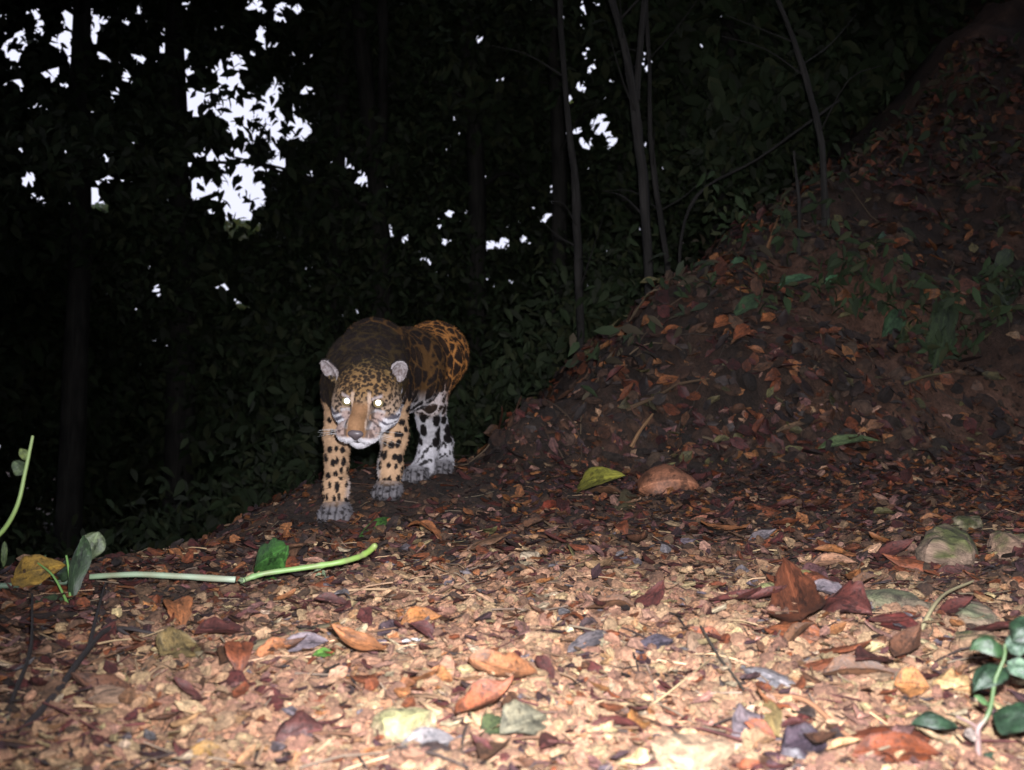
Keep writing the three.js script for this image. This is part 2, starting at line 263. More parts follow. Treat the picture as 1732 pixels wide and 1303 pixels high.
{ // unseen canopy overhead, behind and beside, added to hold back the sky light
  const sprays = [0, 1, 2].map(() => { const m = new MB(); for (let i = 0; i < 16; i++) addLeaf(m, V(rr(-0.45, 0.45), rr(-0.2, 0.2), rr(-0.45, 0.45)), rr(0.28, 0.42), rr(0.13, 0.2), LEAFGREEN[i % 5]); return m.geo(); });
  const spots = [[], [], []];
  for (let i = 0; i < 4800; i++) {
    const sy = rr(-0.1, 1), az = rr(-Math.PI, Math.PI), c = Math.sqrt(Math.max(0, 1 - sy * sy)), el = Math.asin(clamp(sy, -1, 1));
    if (Math.abs(az) < AZ - 0.05 && el < 30 * D2R) continue;
    const r = lerp(12.5, 8.5, sy) + rr(-1.2, 2), p = V(Math.sin(az) * c * r, 0.3 + sy * r, -Math.cos(az) * c * r);
    if (p.y < G(p.x, p.z) || (p.z < -2 && Math.abs(p.x / p.z) < 0.56 && (p.y - EYE.y) / -p.z < 0.42)) continue;
    spots[i % 3].push(p);
  }
  const g = new THREE.Group(); g.name = 'unseen_canopy'; scene.add(g); tag(g, 'unseen leaf canopy added over the trail to hold back sky light', 'canopy', null, 'stuff');
  const o = new THREE.Object3D();
  sprays.forEach((geo, k) => { const m = new THREE.InstancedMesh(geo, M.crown, spots[k].length); m.name = 'foliage'; m.castShadow = m.receiveShadow = true; spots[k].forEach((p, i) => { o.position.copy(p); o.rotation.set(rr(-0.5, 0.5), R() * 6.28, rr(-0.5, 0.5)); o.updateMatrix(); m.setMatrixAt(i, o.matrix); }); g.add(m); });
}
{ // low dark shrubs below the trail and along the foot of the trees
  const m = new MB();
  for (let k = 0; k < 420; k++) {
    const az = rr(-0.66, 0.12), r = rr(7.4, 12), x = Math.sin(az) * r, z = -Math.cos(az) * r, y = G(x, z), n = 46;
    for (let i = 0; i < n; i++) { const p = V(x + rr(-0.4, 0.4), y + Math.pow(R(), 0.8) * rr(0.2, 1.0), z + rr(-0.4, 0.4)), L = rr(0.07, 0.16); addLeaf(m, p, L, L * rr(0.35, 0.5), pick(LEAFGREEN)); }
  }
  tag(mesh('undergrowth', m.geo(), M.crown), 'low dark undergrowth below the trail and behind the jaguar', 'undergrowth', null, 'stuff');
}
// slender trunks, saplings and vines that stand out: [points as measured with distance, radii, label, kind]
const SLIM = [
  [[[1104, 600, 6.6], [1096, 440, 6.6], [1088, 300, 6.6], [1075, 190, 6.6], [1058, 90, 6.6], [1032, -10, 6.6], [1020, -60, 6.6]], 0.036, 0.024, 'pale slender tree trunk that forks high above the bank', 'forked_tree', [[1076, 170], [1082, 90], [1090, 0], [1094, -50]]],
  [[[1142, 560, 7.2], [1128, 440, 7.2], [1112, 330, 7.2], [1100, 230, 7.2], [1098, 100, 7.2], [1090, -40, 7.2]], 0.024, 0.014, 'thin grey sapling close beside the forked tree trunk', 'sapling'],
  [[[986, 700, 7.4], [982, 560, 7.4], [978, 430, 7.4], [974, 320, 7.4], [960, 200, 7.4], [950, 60, 7.4], [946, -50, 7.4]], 0.036, 0.02, 'straight grey sapling halfway between the jaguar and the bank', 'sapling'],
  [[[1397, 300, 6.0], [1390, 245, 6.0], [1374, 170, 6.0], [1350, 90, 6.0], [1322, 15, 6.0], [1290, -70, 6.0]], 0.022, 0.012, 'leaning bare sapling rooted on top of the bank', 'sapling'],
  [[[640, 560, 12.2], [642, 380, 12.2], [646, 200, 12.0], [648, 80, 11.4], [650, -60, 11]], 0.07, 0.06, 'dim upright trunk above the back of the jaguar', 'tree_trunk'],
  [[[1350, 372, 5.6], [1352, 340, 5.6], [1346, 290, 5.6], [1343, 255, 5.6]], 0.012, 0.005, 'short upright dead stick on the edge of the bank', 'dead_stick'],
  [[[1190, 560, 6.8], [1150, 450, 6.9], [1180, 330, 7.0], [1280, 270, 7.0], [1420, 170, 7.0]], 0.012, 0.008, 'thin crooked vine reaching across in front of the dark trees', 'vine'],
];
for (const [pts, r0, r1, label, name, fork] of SLIM) {
  const w = pts.map((p) => at(...p)), base = w[0].clone(); base.y = Math.min(base.y, G(base.x, base.z) - 0.05); w[0].y = Math.min(w[0].y, base.y);
  const t = thing(name, label, name === 'vine' ? 'vine' : name === 'dead_stick' ? 'stick' : name === 'sapling' ? 'sapling' : 'tree', base.toArray()), m = new MB(), n = 20;
  m.tube(curve(w.map((p) => p.clone().sub(base)), n), taper(n, r0, r1), 8, [0.058, 0.052, 0.05], 0.5);
  mesh('trunk', m.geo(), M.bark, t);
  if (name !== 'dead_stick' && name !== 'vine') { const l = new MB(), c = curve(w.map((p) => p.clone().sub(base)), n); for (let i = 0; i < 5; i++) { const q = c[Math.floor(rr(5, 19))], e = R() * 6.28, len = rr(0.3, 0.8); l.tube(curve([q, q.clone().add(V(Math.cos(e) * len * 0.5, len * 0.3, Math.sin(e) * len * 0.5)), q.clone().add(V(Math.cos(e) * len, len * rr(0.2, 0.8), Math.sin(e) * len))], 6), taper(6, r1 * 0.4, 0.002), 5, [0.058, 0.052, 0.05]); } mesh('twigs', l.geo(), M.bark, t).userData.kind = 'stuff'; }
  if (fork) { const f = new MB(); f.tube(curve(fork.map(([x, y]) => at(x, y, 6.62).sub(base)), 10), taper(10, 0.024, 0.015), 7, [0.058, 0.052, 0.05]); mesh('limb', f.geo(), M.bark, t); }
}

// ───────────────────────── the jaguar: one continuous skin meshed from smoothly joined muscles
{
  const base = V(-0.46, G(-0.46, -3.7), -3.7), J = new THREE.Group();
  J.name = 'jaguar'; J.position.copy(base); scene.add(J);
  tag(J, 'spotted jaguar walking towards the viewer along the trail, head low, eyes shining', 'jaguar');
  const on = (p, up = 0) => V(p.x, G(p.x, p.z) + up, p.z);
  const capsule = (a, b, ra, rb, tag, k = 0.035) => { const ab = b.clone().sub(a), l2 = ab.lengthSq(); return { tag, k, a, b, f: (x, y, z) => { const px = x - a.x, py = y - a.y, pz = z - a.z, t = l2 ? clamp((px * ab.x + py * ab.y + pz * ab.z) / l2) : 0, dx = px - ab.x * t, dy = py - ab.y * t, dz = pz - ab.z * t; return Math.sqrt(dx * dx + dy * dy + dz * dz) - (ra + (rb - ra) * t); }, t: (x, y, z) => clamp(((x - a.x) * ab.x + (y - a.y) * ab.y + (z - a.z) * ab.z) / (l2 || 1)) }; };
  const egg = (c, rx, ry, rz, tag, k = 0.035) => ({ tag, k, f: (x, y, z) => { const a = (x - c.x) / rx, b = (y - c.y) / ry, e = (z - c.z) / rz, k0 = Math.sqrt(a * a + b * b + e * e), k1 = Math.sqrt((a / rx) ** 2 + (b / ry) ** 2 + (e / rz) ** 2); return k1 > 1e-9 ? k0 * (k0 - 1) / k1 : -Math.min(rx, ry, rz); }, t: () => 0.5 });
  const join = (list, x, y, z) => { let d = 9; for (const q of list) { const e = q.f(x, y, z); d = d > 8 ? e : smin(d, e, q.k); } return d; };

  // skeleton, from the spots measured on the photograph
  const hip = at(735, 602, 4.15), hip2 = at(745, 614, 4.28), mid = at(688, 612, 3.8), withers = at(632, 596, 3.5), chest = at(614, 655, 3.42), neck = at(620, 628, 3.3), skull = at(614, 640, 3.14);
  const sL = at(589, 650, 3.4), eL = at(571, 738, 3.44), wL = at(568, 825, 3.27), pL = on(at(568, 866, 3.2), 0.03);
  const sR = at(656, 650, 3.5), eR = at(667, 738, 3.56), wR = at(660, 790, 3.5), pR = on(at(657, 818, 3.46), 0.034);
  const thA = at(735, 612, 4.02), knA = at(723, 676, 3.92), hoA = at(727, 752, 4.15), mtA = at(716, 790, 4.08), pA = on(at(703, 810, 4.0), 0.03);
  const thB = at(738, 632, 4.3), knB = at(732, 690, 4.2), hoB = at(752, 748, 4.42), mtB = at(752, 785, 4.36), pB = on(at(746, 808, 4.25), 0.03);
  const paw = (p, s, dx, tagName) => { const o = [egg(p, 0.053 * s, 0.036 * s, 0.062 * s, tagName, 0.02)]; for (const [i, q] of [[-1.5, -0.012], [-0.5, 0.006], [0.5, 0.006], [1.5, -0.012]]) o.push(egg(V(p.x + i * 0.024 * s + dx, p.y - 0.008, p.z + 0.048 * s + q), 0.0165 * s, 0.02 * s, 0.028 * s, tagName, 0.008)); return o; };
  const body = [
    capsule(withers, mid, 0.108, 0.115, 'back', 0.06), capsule(mid, hip, 0.115, 0.125, 'back', 0.06), capsule(hip, hip2, 0.125, 0.1, 'rump', 0.06),
    capsule(chest, at(684, 640, 3.8), 0.125, 0.115, 'flank', 0.06), capsule(at(684, 640, 3.8), hip, 0.115, 0.11, 'flank', 0.06),
    capsule(chest, neck, 0.125, 0.12, 'shoulder', 0.06), capsule(withers, neck, 0.10, 0.112, 'shoulder', 0.06), capsule(neck, skull, 0.118, 0.085, 'neck', 0.05),
    capsule(sL, eL, 0.074, 0.046, 'fore', 0.04), capsule(eL, wL, 0.044, 0.036, 'fore', 0.03), capsule(wL, pL, 0.037, 0.036, 'fore', 0.03), ...paw(pL, 1.0, 0, 'paw'),
    capsule(sR, eR, 0.074, 0.046, 'fore', 0.04), capsule(eR, wR, 0.043, 0.037, 'fore', 0.03), capsule(wR, pR, 0.038, 0.036, 'fore', 0.03), ...paw(pR, 0.95, -0.004, 'paw'),
    capsule(thA, knA, 0.108, 0.058, 'thigh', 0.04), capsule(knA, hoA, 0.057, 0.038, 'shank', 0.035), capsule(hoA, mtA, 0.042, 0.038, 'hock', 0.025), capsule(mtA, pA, 0.038, 0.038, 'hock', 0.025), ...paw(pA, 0.98, -0.004, 'hindpaw'),
    capsule(thB, knB, 0.08, 0.05, 'thigh', 0.05), capsule(knB, hoB, 0.048, 0.032, 'shank', 0.03), capsule(hoB, mtB, 0.036, 0.034, 'hock', 0.025), capsule(mtB, pB, 0.034, 0.036, 'hock', 0.025), ...paw(pB, 0.95, 0, 'hindpaw'),
    capsule(at(740, 600, 4.38), at(728, 660, 4.58), 0.036, 0.03, 'tail', 0.03), capsule(at(728, 660, 4.58), at(724, 735, 4.7), 0.03, 0.026, 'tail', 0.02), capsule(at(724, 735, 4.7), at(728, 772, 4.82), 0.026, 0.022, 'tail', 0.02),
  ];
  // the head in its own axes: x to the viewer's right, y up, z out of the face; origin between the eyes
  const headM = new THREE.Matrix4().compose(at(613, 679, 3.03), new THREE.Quaternion().setFromEuler(new THREE.Euler(33 * D2R, -2 * D2R, -3.5 * D2R, 'ZYX')), V(1, 1, 1)), headI = headM.clone().invert(), hq = V();
  const S = (x, f) => [f(-1, -x), f(1, x)];
  const ears = { l: [V(-0.097, 0.010, -0.098), V(-0.141, 0.068, -0.108)], r: [V(0.080, 0.018, -0.098), V(0.109, 0.093, -0.09)] };
  const head = [
    egg(V(0, 0.002, -0.085), 0.080, 0.072, 0.098, 'h'), egg(V(0, 0.010, -0.03), 0.060, 0.044, 0.05, 'h', 0.03),
    ...S(0.062, (s, x) => egg(V(x, -0.050, -0.056), 0.045, 0.054, 0.06, 'h', 0.03)),
    ...S(0.045, (s, x) => capsule(V(s * 0.026, 0.018, 0.004), V(s * 0.066, 0.012, -0.022), 0.014, 0.014, 'h', 0.018)),
    capsule(V(0, -0.004, -0.006), V(0, -0.032, 0.096), 0.029, 0.0245, 'h', 0.025), capsule(V(-0.011, -0.024, 0.088), V(0.011, -0.024, 0.088), 0.019, 0.019, 'h', 0.018),
    ...S(0.025, (s, x) => egg(V(x * 1.2, -0.058, 0.078), 0.037, 0.030, 0.042, 'h', 0.014)),
    egg(V(0, -0.093, 0.070), 0.028, 0.021, 0.028, 'h', 0.012), capsule(V(0, -0.085, 0.050), V(0, -0.080, -0.05), 0.034, 0.05, 'h', 0.025),
    ...S(0.05, (s, x) => capsule(V(s * 0.018, -0.088, 0.045), V(s * 0.062, -0.080, -0.04), 0.022, 0.034, 'h', 0.025)),
    capsule(V(0, -0.01, -0.09), V(0, -0.04, -0.19), 0.085, 0.1, 'h', 0.04),
  ];
  const earOf = ([a, b], w) => { const dir = b.clone().sub(a), L = dir.length(); dir.normalize(); const c = a.clone().addScaledVector(dir, L * 0.45), out = V(Math.sign(a.x), 0, 0), face = V(Math.sign(a.x) * 0.32, 0.05, 1).normalize(); face.addScaledVector(dir, -face.dot(dir)).normalize(); const side = dir.clone().cross(face); return (x, y, z) => { const px = x - c.x, py = y - c.y, pz = z - c.z, u = px * dir.x + py * dir.y + pz * dir.z, v = px * side.x + py * side.y + pz * side.z, f = px * face.x + py * face.y + pz * face.z; const r1 = L * 0.6, q = Math.sqrt((u / r1) ** 2 + (v / w) ** 2 + (f / 0.020) ** 2), q2 = Math.sqrt(((u - 0.006) / (r1 * 0.9)) ** 2 + (v / (w * 0.82)) ** 2 + ((f - 0.014) / 0.019) ** 2); return Math.max((q - 1) * 0.018, (1 - q2) * 0.016); }; };
  const earL = earOf(ears.l, 0.024), earR = earOf(ears.r, 0.030);
  const headLocal = (x, y, z) => {
    let d = join(head, x, y, z);
    const ax = Math.abs(x);
    d = -smin(-d, Math.hypot(ax - 0.0475, y + 0.003, z - 0.016) - 0.019, 0.010);                      // eye sockets
    d = -smin(-d, Math.hypot(x * 2.2, (y + 0.078) * 1.6, z - 0.135) - 0.018, 0.008);                   // the cleft under the nose
    d = -smin(-d, Math.hypot((y + 0.083 - ax * 0.18) * 1.3, Math.max(0, Math.abs(z - 0.07) - 0.035), Math.max(0, ax - 0.045)) - 0.0022, 0.006); // the line of the mouth
    return smin(d, Math.min(earL(x, y, z), earR(x, y, z)), 0.012);
  };
  const headF = (x, y, z) => { hq.set(x, y, z).applyMatrix4(headI); return headLocal(hq.x, hq.y, hq.z); };
  const bodyF = (x, y, z) => join(body, x, y, z) + 0.0018 * vn(x * 60, y * 60, z * 60);

  // surface nets
  function skin(f, lo, hi, h, near) {
    const n = [0, 1, 2].map((k) => Math.ceil((hi[k] - lo[k]) / h) + 1), [nx, ny, nz] = n, D = new Float32Array(nx * ny * nz).fill(1), B = 8;
    for (let k = 0; k < nz; k += B) for (let j = 0; j < ny; j += B) for (let i = 0; i < nx; i += B) {
      const c = f(lo[0] + (i + B / 2) * h, lo[1] + (j + B / 2) * h, lo[2] + (k + B / 2) * h), skip = Math.abs(c) > near * h * B;
      for (let z = k; z < Math.min(nz, k + B); z++) for (let y = j; y < Math.min(ny, j + B); y++) for (let x = i; x < Math.min(nx, i + B); x++) D[(z * ny + y) * nx + x] = skip ? c : f(lo[0] + x * h, lo[1] + y * h, lo[2] + z * h);
    }
    const id = new Int32Array(nx * ny * nz).fill(-1), P = [], I = [];
    for (let z = 0; z + 1 < nz; z++) for (let y = 0; y + 1 < ny; y++) for (let x = 0; x + 1 < nx; x++) {
      const o = (z * ny + y) * nx + x; let mask = 0, sx = 0, sy = 0, sz = 0, m = 0; const v = [];
      for (let q = 0; q < 8; q++) { const e = D[o + (q & 1) + ((q >> 1) & 1) * nx + (q >> 2) * nx * ny]; v.push(e); if (e < 0) mask |= 1 << q; }
      if (mask === 0 || mask === 255) continue;
      for (let a = 0; a < 8; a++) for (const bit of [1, 2, 4]) { const b = a | bit; if (b === a || (v[a] < 0) === (v[b] < 0)) continue; const t = v[a] / (v[a] - v[b]); sx += (a & 1) + (bit === 1 ? t : 0); sy += ((a >> 1) & 1) + (bit === 2 ? t : 0); sz += (a >> 2) + (bit === 4 ? t : 0); m++; }
      id[o] = P.length / 3; P.push(lo[0] + (x + sx / m) * h, lo[1] + (y + sy / m) * h, lo[2] + (z + sz / m) * h);
    }
    const quad = (a, b, c, d, flip) => { if (a < 0 || b < 0 || c < 0 || d < 0) return; flip ? I.push(a, c, b, a, d, c) : I.push(a, b, c, a, c, d); };
    for (let z = 1; z + 1 < nz; z++) for (let y = 1; y + 1 < ny; y++) for (let x = 1; x + 1 < nx; x++) {
      const o = (z * ny + y) * nx + x, s = D[o] < 0, X = 1, Y = nx, Z = nx * ny;
      if (s !== D[o + X] < 0) quad(id[o - Y - Z], id[o - Z], id[o], id[o - Y], !s);
      if (s !== D[o + Y] < 0) quad(id[o - X - Z], id[o - X], id[o], id[o - Z], !s);
      if (s !== D[o + Z] < 0) quad(id[o - X - Y], id[o - Y], id[o], id[o - X], !s);
    }
    return { P, I };
  }
  function bounds(list, pad) { return [[-0.95, -0.05, -4.95], [-0.1, 0.85, -3.05]]; }
  // coat
  const WHITE = [0.62, 0.60, 0.63], BLACK = [0.014, 0.011, 0.011], ORANGE = [0.50, 0.215, 0.06], TAN = [0.53, 0.34, 0.205], BROWN = [0.085, 0.043, 0.02], GREY = [0.15, 0.14, 0.15];
  const warp = (x, y, z, s, a) => [x * s + a * vn(x * s * 1.3, y * s * 1.3, z * s * 1.3), y * s + a * vn(x * s * 1.3 + 9, y * s * 1.3, z * s * 1.3), z * s + a * vn(x * s * 1.3, y * s * 1.3 + 5, z * s * 1.3)];
  function bodyCoat(x, y, z) {
    let bestD = 9, b = body[0]; for (const q of body) { const d = q.f(x, y, z); if (d < bestD) { bestD = d; b = q; } }
    const t = b.t(x, y, z), n = vn(x * 160, y * 160, z * 160), n2 = vn(x * 30, y * 30, z * 30);
    let c;
    let uv; if (b.a) { const ax = b.b.clone().sub(b.a), L = ax.length(); const o = V(x, y, z).sub(b.a.clone().lerp(b.b, t)), ang = Math.atan2(o.x, o.z + 1e-6), along = y; uv = [ang * 0.05, along]; }
    const oval = (size, jit, ratio, sd) => { const X = uv[0] / size, Y = uv[1] / size / ratio; let best = 9, e2 = 9, hid = 0; const iy = Math.floor(Y); for (let j = -1; j < 2; j++) { const row = iy + j, off = (row & 1) * 0.5, ix = Math.floor(X - off); for (let i = -1; i < 2; i++) { const h1 = hash(ix + i, row, sd), h2 = hash(ix + i, row, sd + 7), dx = X - (ix + i + off + 0.5 + jit * (h1 - 0.5)), dy = (Y - (row + 0.5 + jit * (h2 - 0.5))) * ratio, d = Math.hypot(dx * (0.8 + 0.4 * h2), dy * (0.75 + 0.4 * h1)) * (0.85 + 0.4 * hash(ix + i, row, sd + 9)); if (d < best) { e2 = best; best = d; hid = h1; } else if (d < e2) e2 = d; } } return [best + 0.05 * vn(X * 3, Y * 3, sd), e2, hid]; };
    const sd = b.a ? Math.round(b.a.x * 100) : 0;
    if (b.tag === 'fore') {
      const inner = x > pL.x ? (x < -0.5 ? sstep(pL.x + 0.018, pL.x + 0.04, x) : 0) : 0, inR = x > -0.5 ? sstep(wR.x - 0.02, wR.x - 0.045, x) : 0;
      const low = sstep(0.42, 0.16, y - G(x, z)), w = oval(0.037, 0.55, 1.1, sd), r = w[0] * lerp(0.86, 1.08, low);
      c = mix3(TAN, WHITE, Math.max(inner, inR) * 0.85); const hi = sstep(0.30, 0.42, y - G(x, z) + 0.04 * n2); c = mix3(c, mix3(ORANGE, BROWN, 0.5), hi); c = mix3(c, BLACK, sstep(0.39 + 0.2 * hi, 0.32 + 0.2 * hi, r));  // shade on the upper foreleg is painted in as darker coat
    } else if (b.tag === 'paw' || b.tag === 'hindpaw') {
      const w = worley(...warp(x, y, z, 48, 0.2)); c = mix3(mix3(GREY, WHITE, b.tag === 'paw' ? 0.03 : 0.12), BLACK, sstep(0.40, 0.30, w[0]) * 0.9);
      { const pc = [pL, pR, pA, pB].reduce((m, q) => (Math.hypot(q.x - x, q.z - z) < Math.hypot(m.x - x, m.z - z) ? q : m)), g = Math.abs(((x - pc.x) / 0.0235 + 0.5) - Math.round((x - pc.x) / 0.0235 + 0.5)); c = mix3(c, [0.02, 0.018, 0.02], sstep(0.16, 0.07, g) * sstep(0.025, 0.04, z - pc.z) * 0.85); }  // shade between the toes painted in as dark lines
      const top = sstep(0.05, 0.075, y - G(x, z)); c = mix3(c, b.tag === 'paw' ? TAN : WHITE, top * 0.6);
    } else if (b.tag === 'shank') {
      const w = oval(0.085, 0.7, 0.52, sd), r = w[0]; c = mix3(mix3(WHITE, TAN, sstep(0.25, 0, t) * 0.5), BLACK, sstep(0.34, 0.28, r));
    } else if (b.tag === 'hock') {
      const w = oval(0.036, 0.6, 1.0, sd); c = mix3(WHITE, BLACK, sstep(0.34, 0.26, w[0]) * 0.95);
    } else {
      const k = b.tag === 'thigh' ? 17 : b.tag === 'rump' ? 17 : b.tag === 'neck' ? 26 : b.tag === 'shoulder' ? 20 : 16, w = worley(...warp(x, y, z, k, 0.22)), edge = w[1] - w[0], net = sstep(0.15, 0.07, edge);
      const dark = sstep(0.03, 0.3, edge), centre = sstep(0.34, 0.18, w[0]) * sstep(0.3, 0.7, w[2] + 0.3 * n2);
      const front = b.tag === 'shoulder' || b.tag === 'neck' ? 1 : b.tag === 'back' || b.tag === 'flank' ? sstep(-3.98, -3.82, z) * 0.85 : 0;  // dark rosettes, plus shade painted over shoulders, neck, fore back and flank
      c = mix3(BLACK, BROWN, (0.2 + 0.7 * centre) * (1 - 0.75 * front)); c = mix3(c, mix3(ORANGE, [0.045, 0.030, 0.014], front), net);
      if (b.tag === 'thigh') c = mix3(c, mix3(c, WHITE, net * 0.8), sstep(0.5, 1, t));
      const under = sstep(0.38, 0.30, y - base.y) * (b.tag === 'flank' ? 1 : 0); c = mix3(c, mix3(WHITE, BLACK, sstep(0.12, 0.2, edge)), under * 0.8);
    }
    const k = 1 + 0.16 * n; return [c[0] * k, c[1] * k, c[2] * k];
  }
  function headCoat(x, y, z, nz) {
    const ax = Math.abs(x), n = vn(x * 210, y * 210, z * 210), s = Math.sign(x);
    for (const [e, f] of [[ears.l, earL], [ears.r, earR]]) if (f(x, y, z) < 0.003 && y > 0.02 && ax > 0.078) {
      const inside = nz > 0.25; const k = 1 + 0.15 * n; return (inside ? mix3([0.24, 0.205, 0.205], WHITE, 0.2 * sstep(0.05, 0.09, y) + 0.3 * n) : [0.03, 0.024, 0.022]).map((q) => q * k);
    }
    // forehead and sides: small spots on tan
    const w = worley(...warp(x, y, z, 82, 0.35)), spot = sstep(0.56 + 0.1 * sstep(0, 0.06, y), 0.42 + 0.1 * sstep(0, 0.06, y), w[0] * (0.85 + 0.35 * w[2]));
    let c = mix3([0.34, 0.24, 0.17], [0.25, 0.145, 0.062], sstep(-0.02, 0.05, y)); c = mix3(c, [0.11, 0.075, 0.03], sstep(-0.02, -0.11, z + 0.3 * (0.05 - y)));
    c = mix3(c, BLACK, spot * 0.92);
    // plain warm bridge of the nose, widening to the muzzle
    const bridge = sstep(0.035 + 0.10 * Math.max(0, z - 0.06), 0.018 + 0.10 * Math.max(0, z - 0.06), ax + 0.003 * vn(x * 90, y * 90, z * 90)) * sstep(-0.004, 0.012, z - Math.max(0, y) * 0.2) * sstep(-0.062, -0.046, y + 0.0) * sstep(0.022, 0.008, y);
    const side = sstep(0.0, 0.03, z) * sstep(-0.075, -0.05, y) * sstep(0.054, 0.04, ax);
    c = mix3(c, [0.30, 0.185, 0.115], side * sstep(0.008, -0.01, y) * 0.9);
    c = mix3(c, mix3([0.30, 0.165, 0.085], [0.22, 0.12, 0.06], sstep(0, 0.02, x) * sstep(0.03, 0.09, z)), bridge);
    // cheeks: white with dark streaks that sweep back
    const cheek = sstep(-0.038, -0.056, y + 0.10 * Math.max(0, z)) * sstep(0.042, 0.056, ax) * sstep(0.055, 0.02, z);
    const q = (y * 0.8 + 0.75 * (ax - 0.05) + 0.3 * z) * 78 + 0.8 * vn(x * 30, y * 30, z * 30), streak = sstep(-0.25, 0.25, Math.sin(q * Math.PI * 1.3) + 0.5 * vn(x * 70, y * 70, z * 70));
    c = mix3(c, mix3(WHITE, [0.06, 0.055, 0.075], streak * 0.93), cheek);
    // pale marks and dark rims round the eyes
    const ex = ax - 0.0475, ey = y + 0.003, er = Math.hypot(ex, ey * 1.15);
    const under = sstep(0.008, 0.002, Math.abs(ey + 0.026 + ex * 0.25)) * sstep(0.024, 0.016, Math.abs(ex)); c = mix3(c, WHITE, under * 0.7);
    const below = sstep(0.022, 0.012, Math.hypot(ex * 0.9, (ey + 0.042))) ; c = mix3(c, mix3([0.42, 0.31, 0.28], [0.1, 0.07, 0.07], sstep(0.2, 0.5, vn(x * 120, y * 120, z * 120))), below * 0.75);
    const inner = sstep(0.0065, 0.0035, Math.abs(ax - 0.027 + (y - 0.01) * 0.10)) * sstep(-0.03, -0.018, y) * sstep(0.046, 0.034, y); c = mix3(c, [0.54, 0.40, 0.31], inner * 0.75);
    const over = sstep(0.007, 0.002, Math.abs(ey - 0.026)) * sstep(0.018, 0.01, Math.abs(ex)); c = mix3(c, [0.5, 0.42, 0.42], over * 0.8);
    c = mix3(c, BLACK, sstep(0.0215, 0.0165, er));
    c = mix3(c, BLACK, sstep(0.006, 0.003, Math.abs(ax - 0.0335 - (y + 0.02) * 0.05)) * sstep(-0.058, -0.045, y) * sstep(-0.002, -0.014, y) * sstep(-0.01, 0.01, z) * 0.65); // tear line
    // muzzle, chin and jaw
    const muz = sstep(-0.046, -0.058, y + 0.12 * (ax - 0.03) ) * sstep(0.03, 0.055, z); c = mix3(c, WHITE, muz);
    const wh = sstep(0.0042, 0.0028, Math.hypot(((y * 90) % 1 + 1) % 1 - 0.5, 0) / 90 + 0.0) * 0; c = mix3(c, BLACK, wh);
    if (muz > 0.4 && z > 0.05) { const rows = Math.abs((((y + 0.05 - (ax - 0.02) * 0.25) * 110) % 1 + 1) % 1 - 0.5); c = mix3(c, [0.12, 0.10, 0.11], sstep(0.16, 0.06, rows) * sstep(0.25, 0.5, vn(x * 150, 3, z * 120)) * sstep(0.02, 0.03, ax) * sstep(0.055, 0.045, ax) * sstep(-0.078, -0.070, y) * 0.8); }
    const jaw = sstep(-0.074, -0.084, y) * sstep(-0.02, 0.02, z); c = mix3(c, WHITE, jaw);
    const mouth = sstep(0.0045, 0.002, Math.abs(y + 0.083 - ax * 0.18)) * sstep(0.05, 0.045, ax) * sstep(0.04, 0.06, z); c = mix3(c, [0.03, 0.02, 0.02], mouth);
    c = mix3(c, [0.04, 0.025, 0.025], sstep(0.0035, 0.0015, ax) * sstep(-0.05, -0.055, y) * sstep(-0.085, -0.08, y) * sstep(0.09, 0.1, z));
    if (z < -0.09) c = mix3(c, bodyCoat(0, 0, 0) && c, 0);
    const k = 1 + 0.15 * n; return [c[0] * k, c[1] * k, c[2] * k];
  }
  const both = [];
  const hairs = new MB();
  const finish = ({ P, I }, f, eps, coat, keep, hairN, hairL) => {
    const N = new Float32Array(P.length), C = new Float32Array(P.length), n = V();
    for (let i = 0; i < P.length; i += 3) {
      const x = P[i], y = P[i + 1], z = P[i + 2];
      n.set(f(x + eps, y, z) - f(x - eps, y, z), f(x, y + eps, z) - f(x, y - eps, z), f(x, y, z + eps) - f(x, y, z - eps)).normalize(); N.set([n.x, n.y, n.z], i); C.set(coat(x, y, z, n), i);
    }
    for (let k = 0; k < hairN; k++) { // short hair lying back along the body
      const i = Math.floor(R() * P.length / 3) * 3; if (!keep(P[i], P[i + 1], P[i + 2])) continue;
      n.set(N[i], N[i + 1], N[i + 2]); const p = V(P[i] + rr(-1, 1) * eps, P[i + 1] + rr(-1, 1) * eps, P[i + 2] + rr(-1, 1) * eps), back = V(rr(-0.35, 0.35), -0.5, -0.75 + rr(-0.3, 0.3)); back.addScaledVector(n, -back.dot(n)).normalize();
      const tip = p.clone().addScaledVector(back, hairL * rr(0.6, 1.2)).addScaledVector(n, hairL * rr(0.2, 0.5)), s = back.clone().cross(n).multiplyScalar(0.0007), k2 = rr(0.7, 1.2), c = [C[i] * k2, C[i + 1] * k2, C[i + 2] * k2];
      p.addScaledVector(n, -0.001);
      hairs.t(hairs.v(p.x + s.x - base.x, p.y + s.y - base.y, p.z + s.z - base.z, c), hairs.v(p.x - s.x - base.x, p.y - s.y - base.y, p.z - s.z - base.z, c), hairs.v(tip.x - base.x, tip.y - base.y, tip.z - base.z, c));
    }
    const g = new THREE.BufferGeometry(), Q = new Float32Array(P); for (let i = 0; i < Q.length; i += 3) { Q[i] -= base.x; Q[i + 1] -= base.y; Q[i + 2] -= base.z; }
    g.setAttribute('position', new THREE.BufferAttribute(Q, 3)); g.setAttribute('normal', new THREE.BufferAttribute(N, 3)); g.setAttribute('color', new THREE.BufferAttribute(C, 3)); g.setIndex(I); both.push(g);
  };
  const hc = V();
  const [lo, hi] = bounds();
  finish(skin(bodyF, lo, hi, 0.0055, 1.6), bodyF, 0.003, (x, y, z) => { hc.set(x, y, z).applyMatrix4(headI); return bodyCoat(x, y, z); }, () => true, 90000, 0.009);
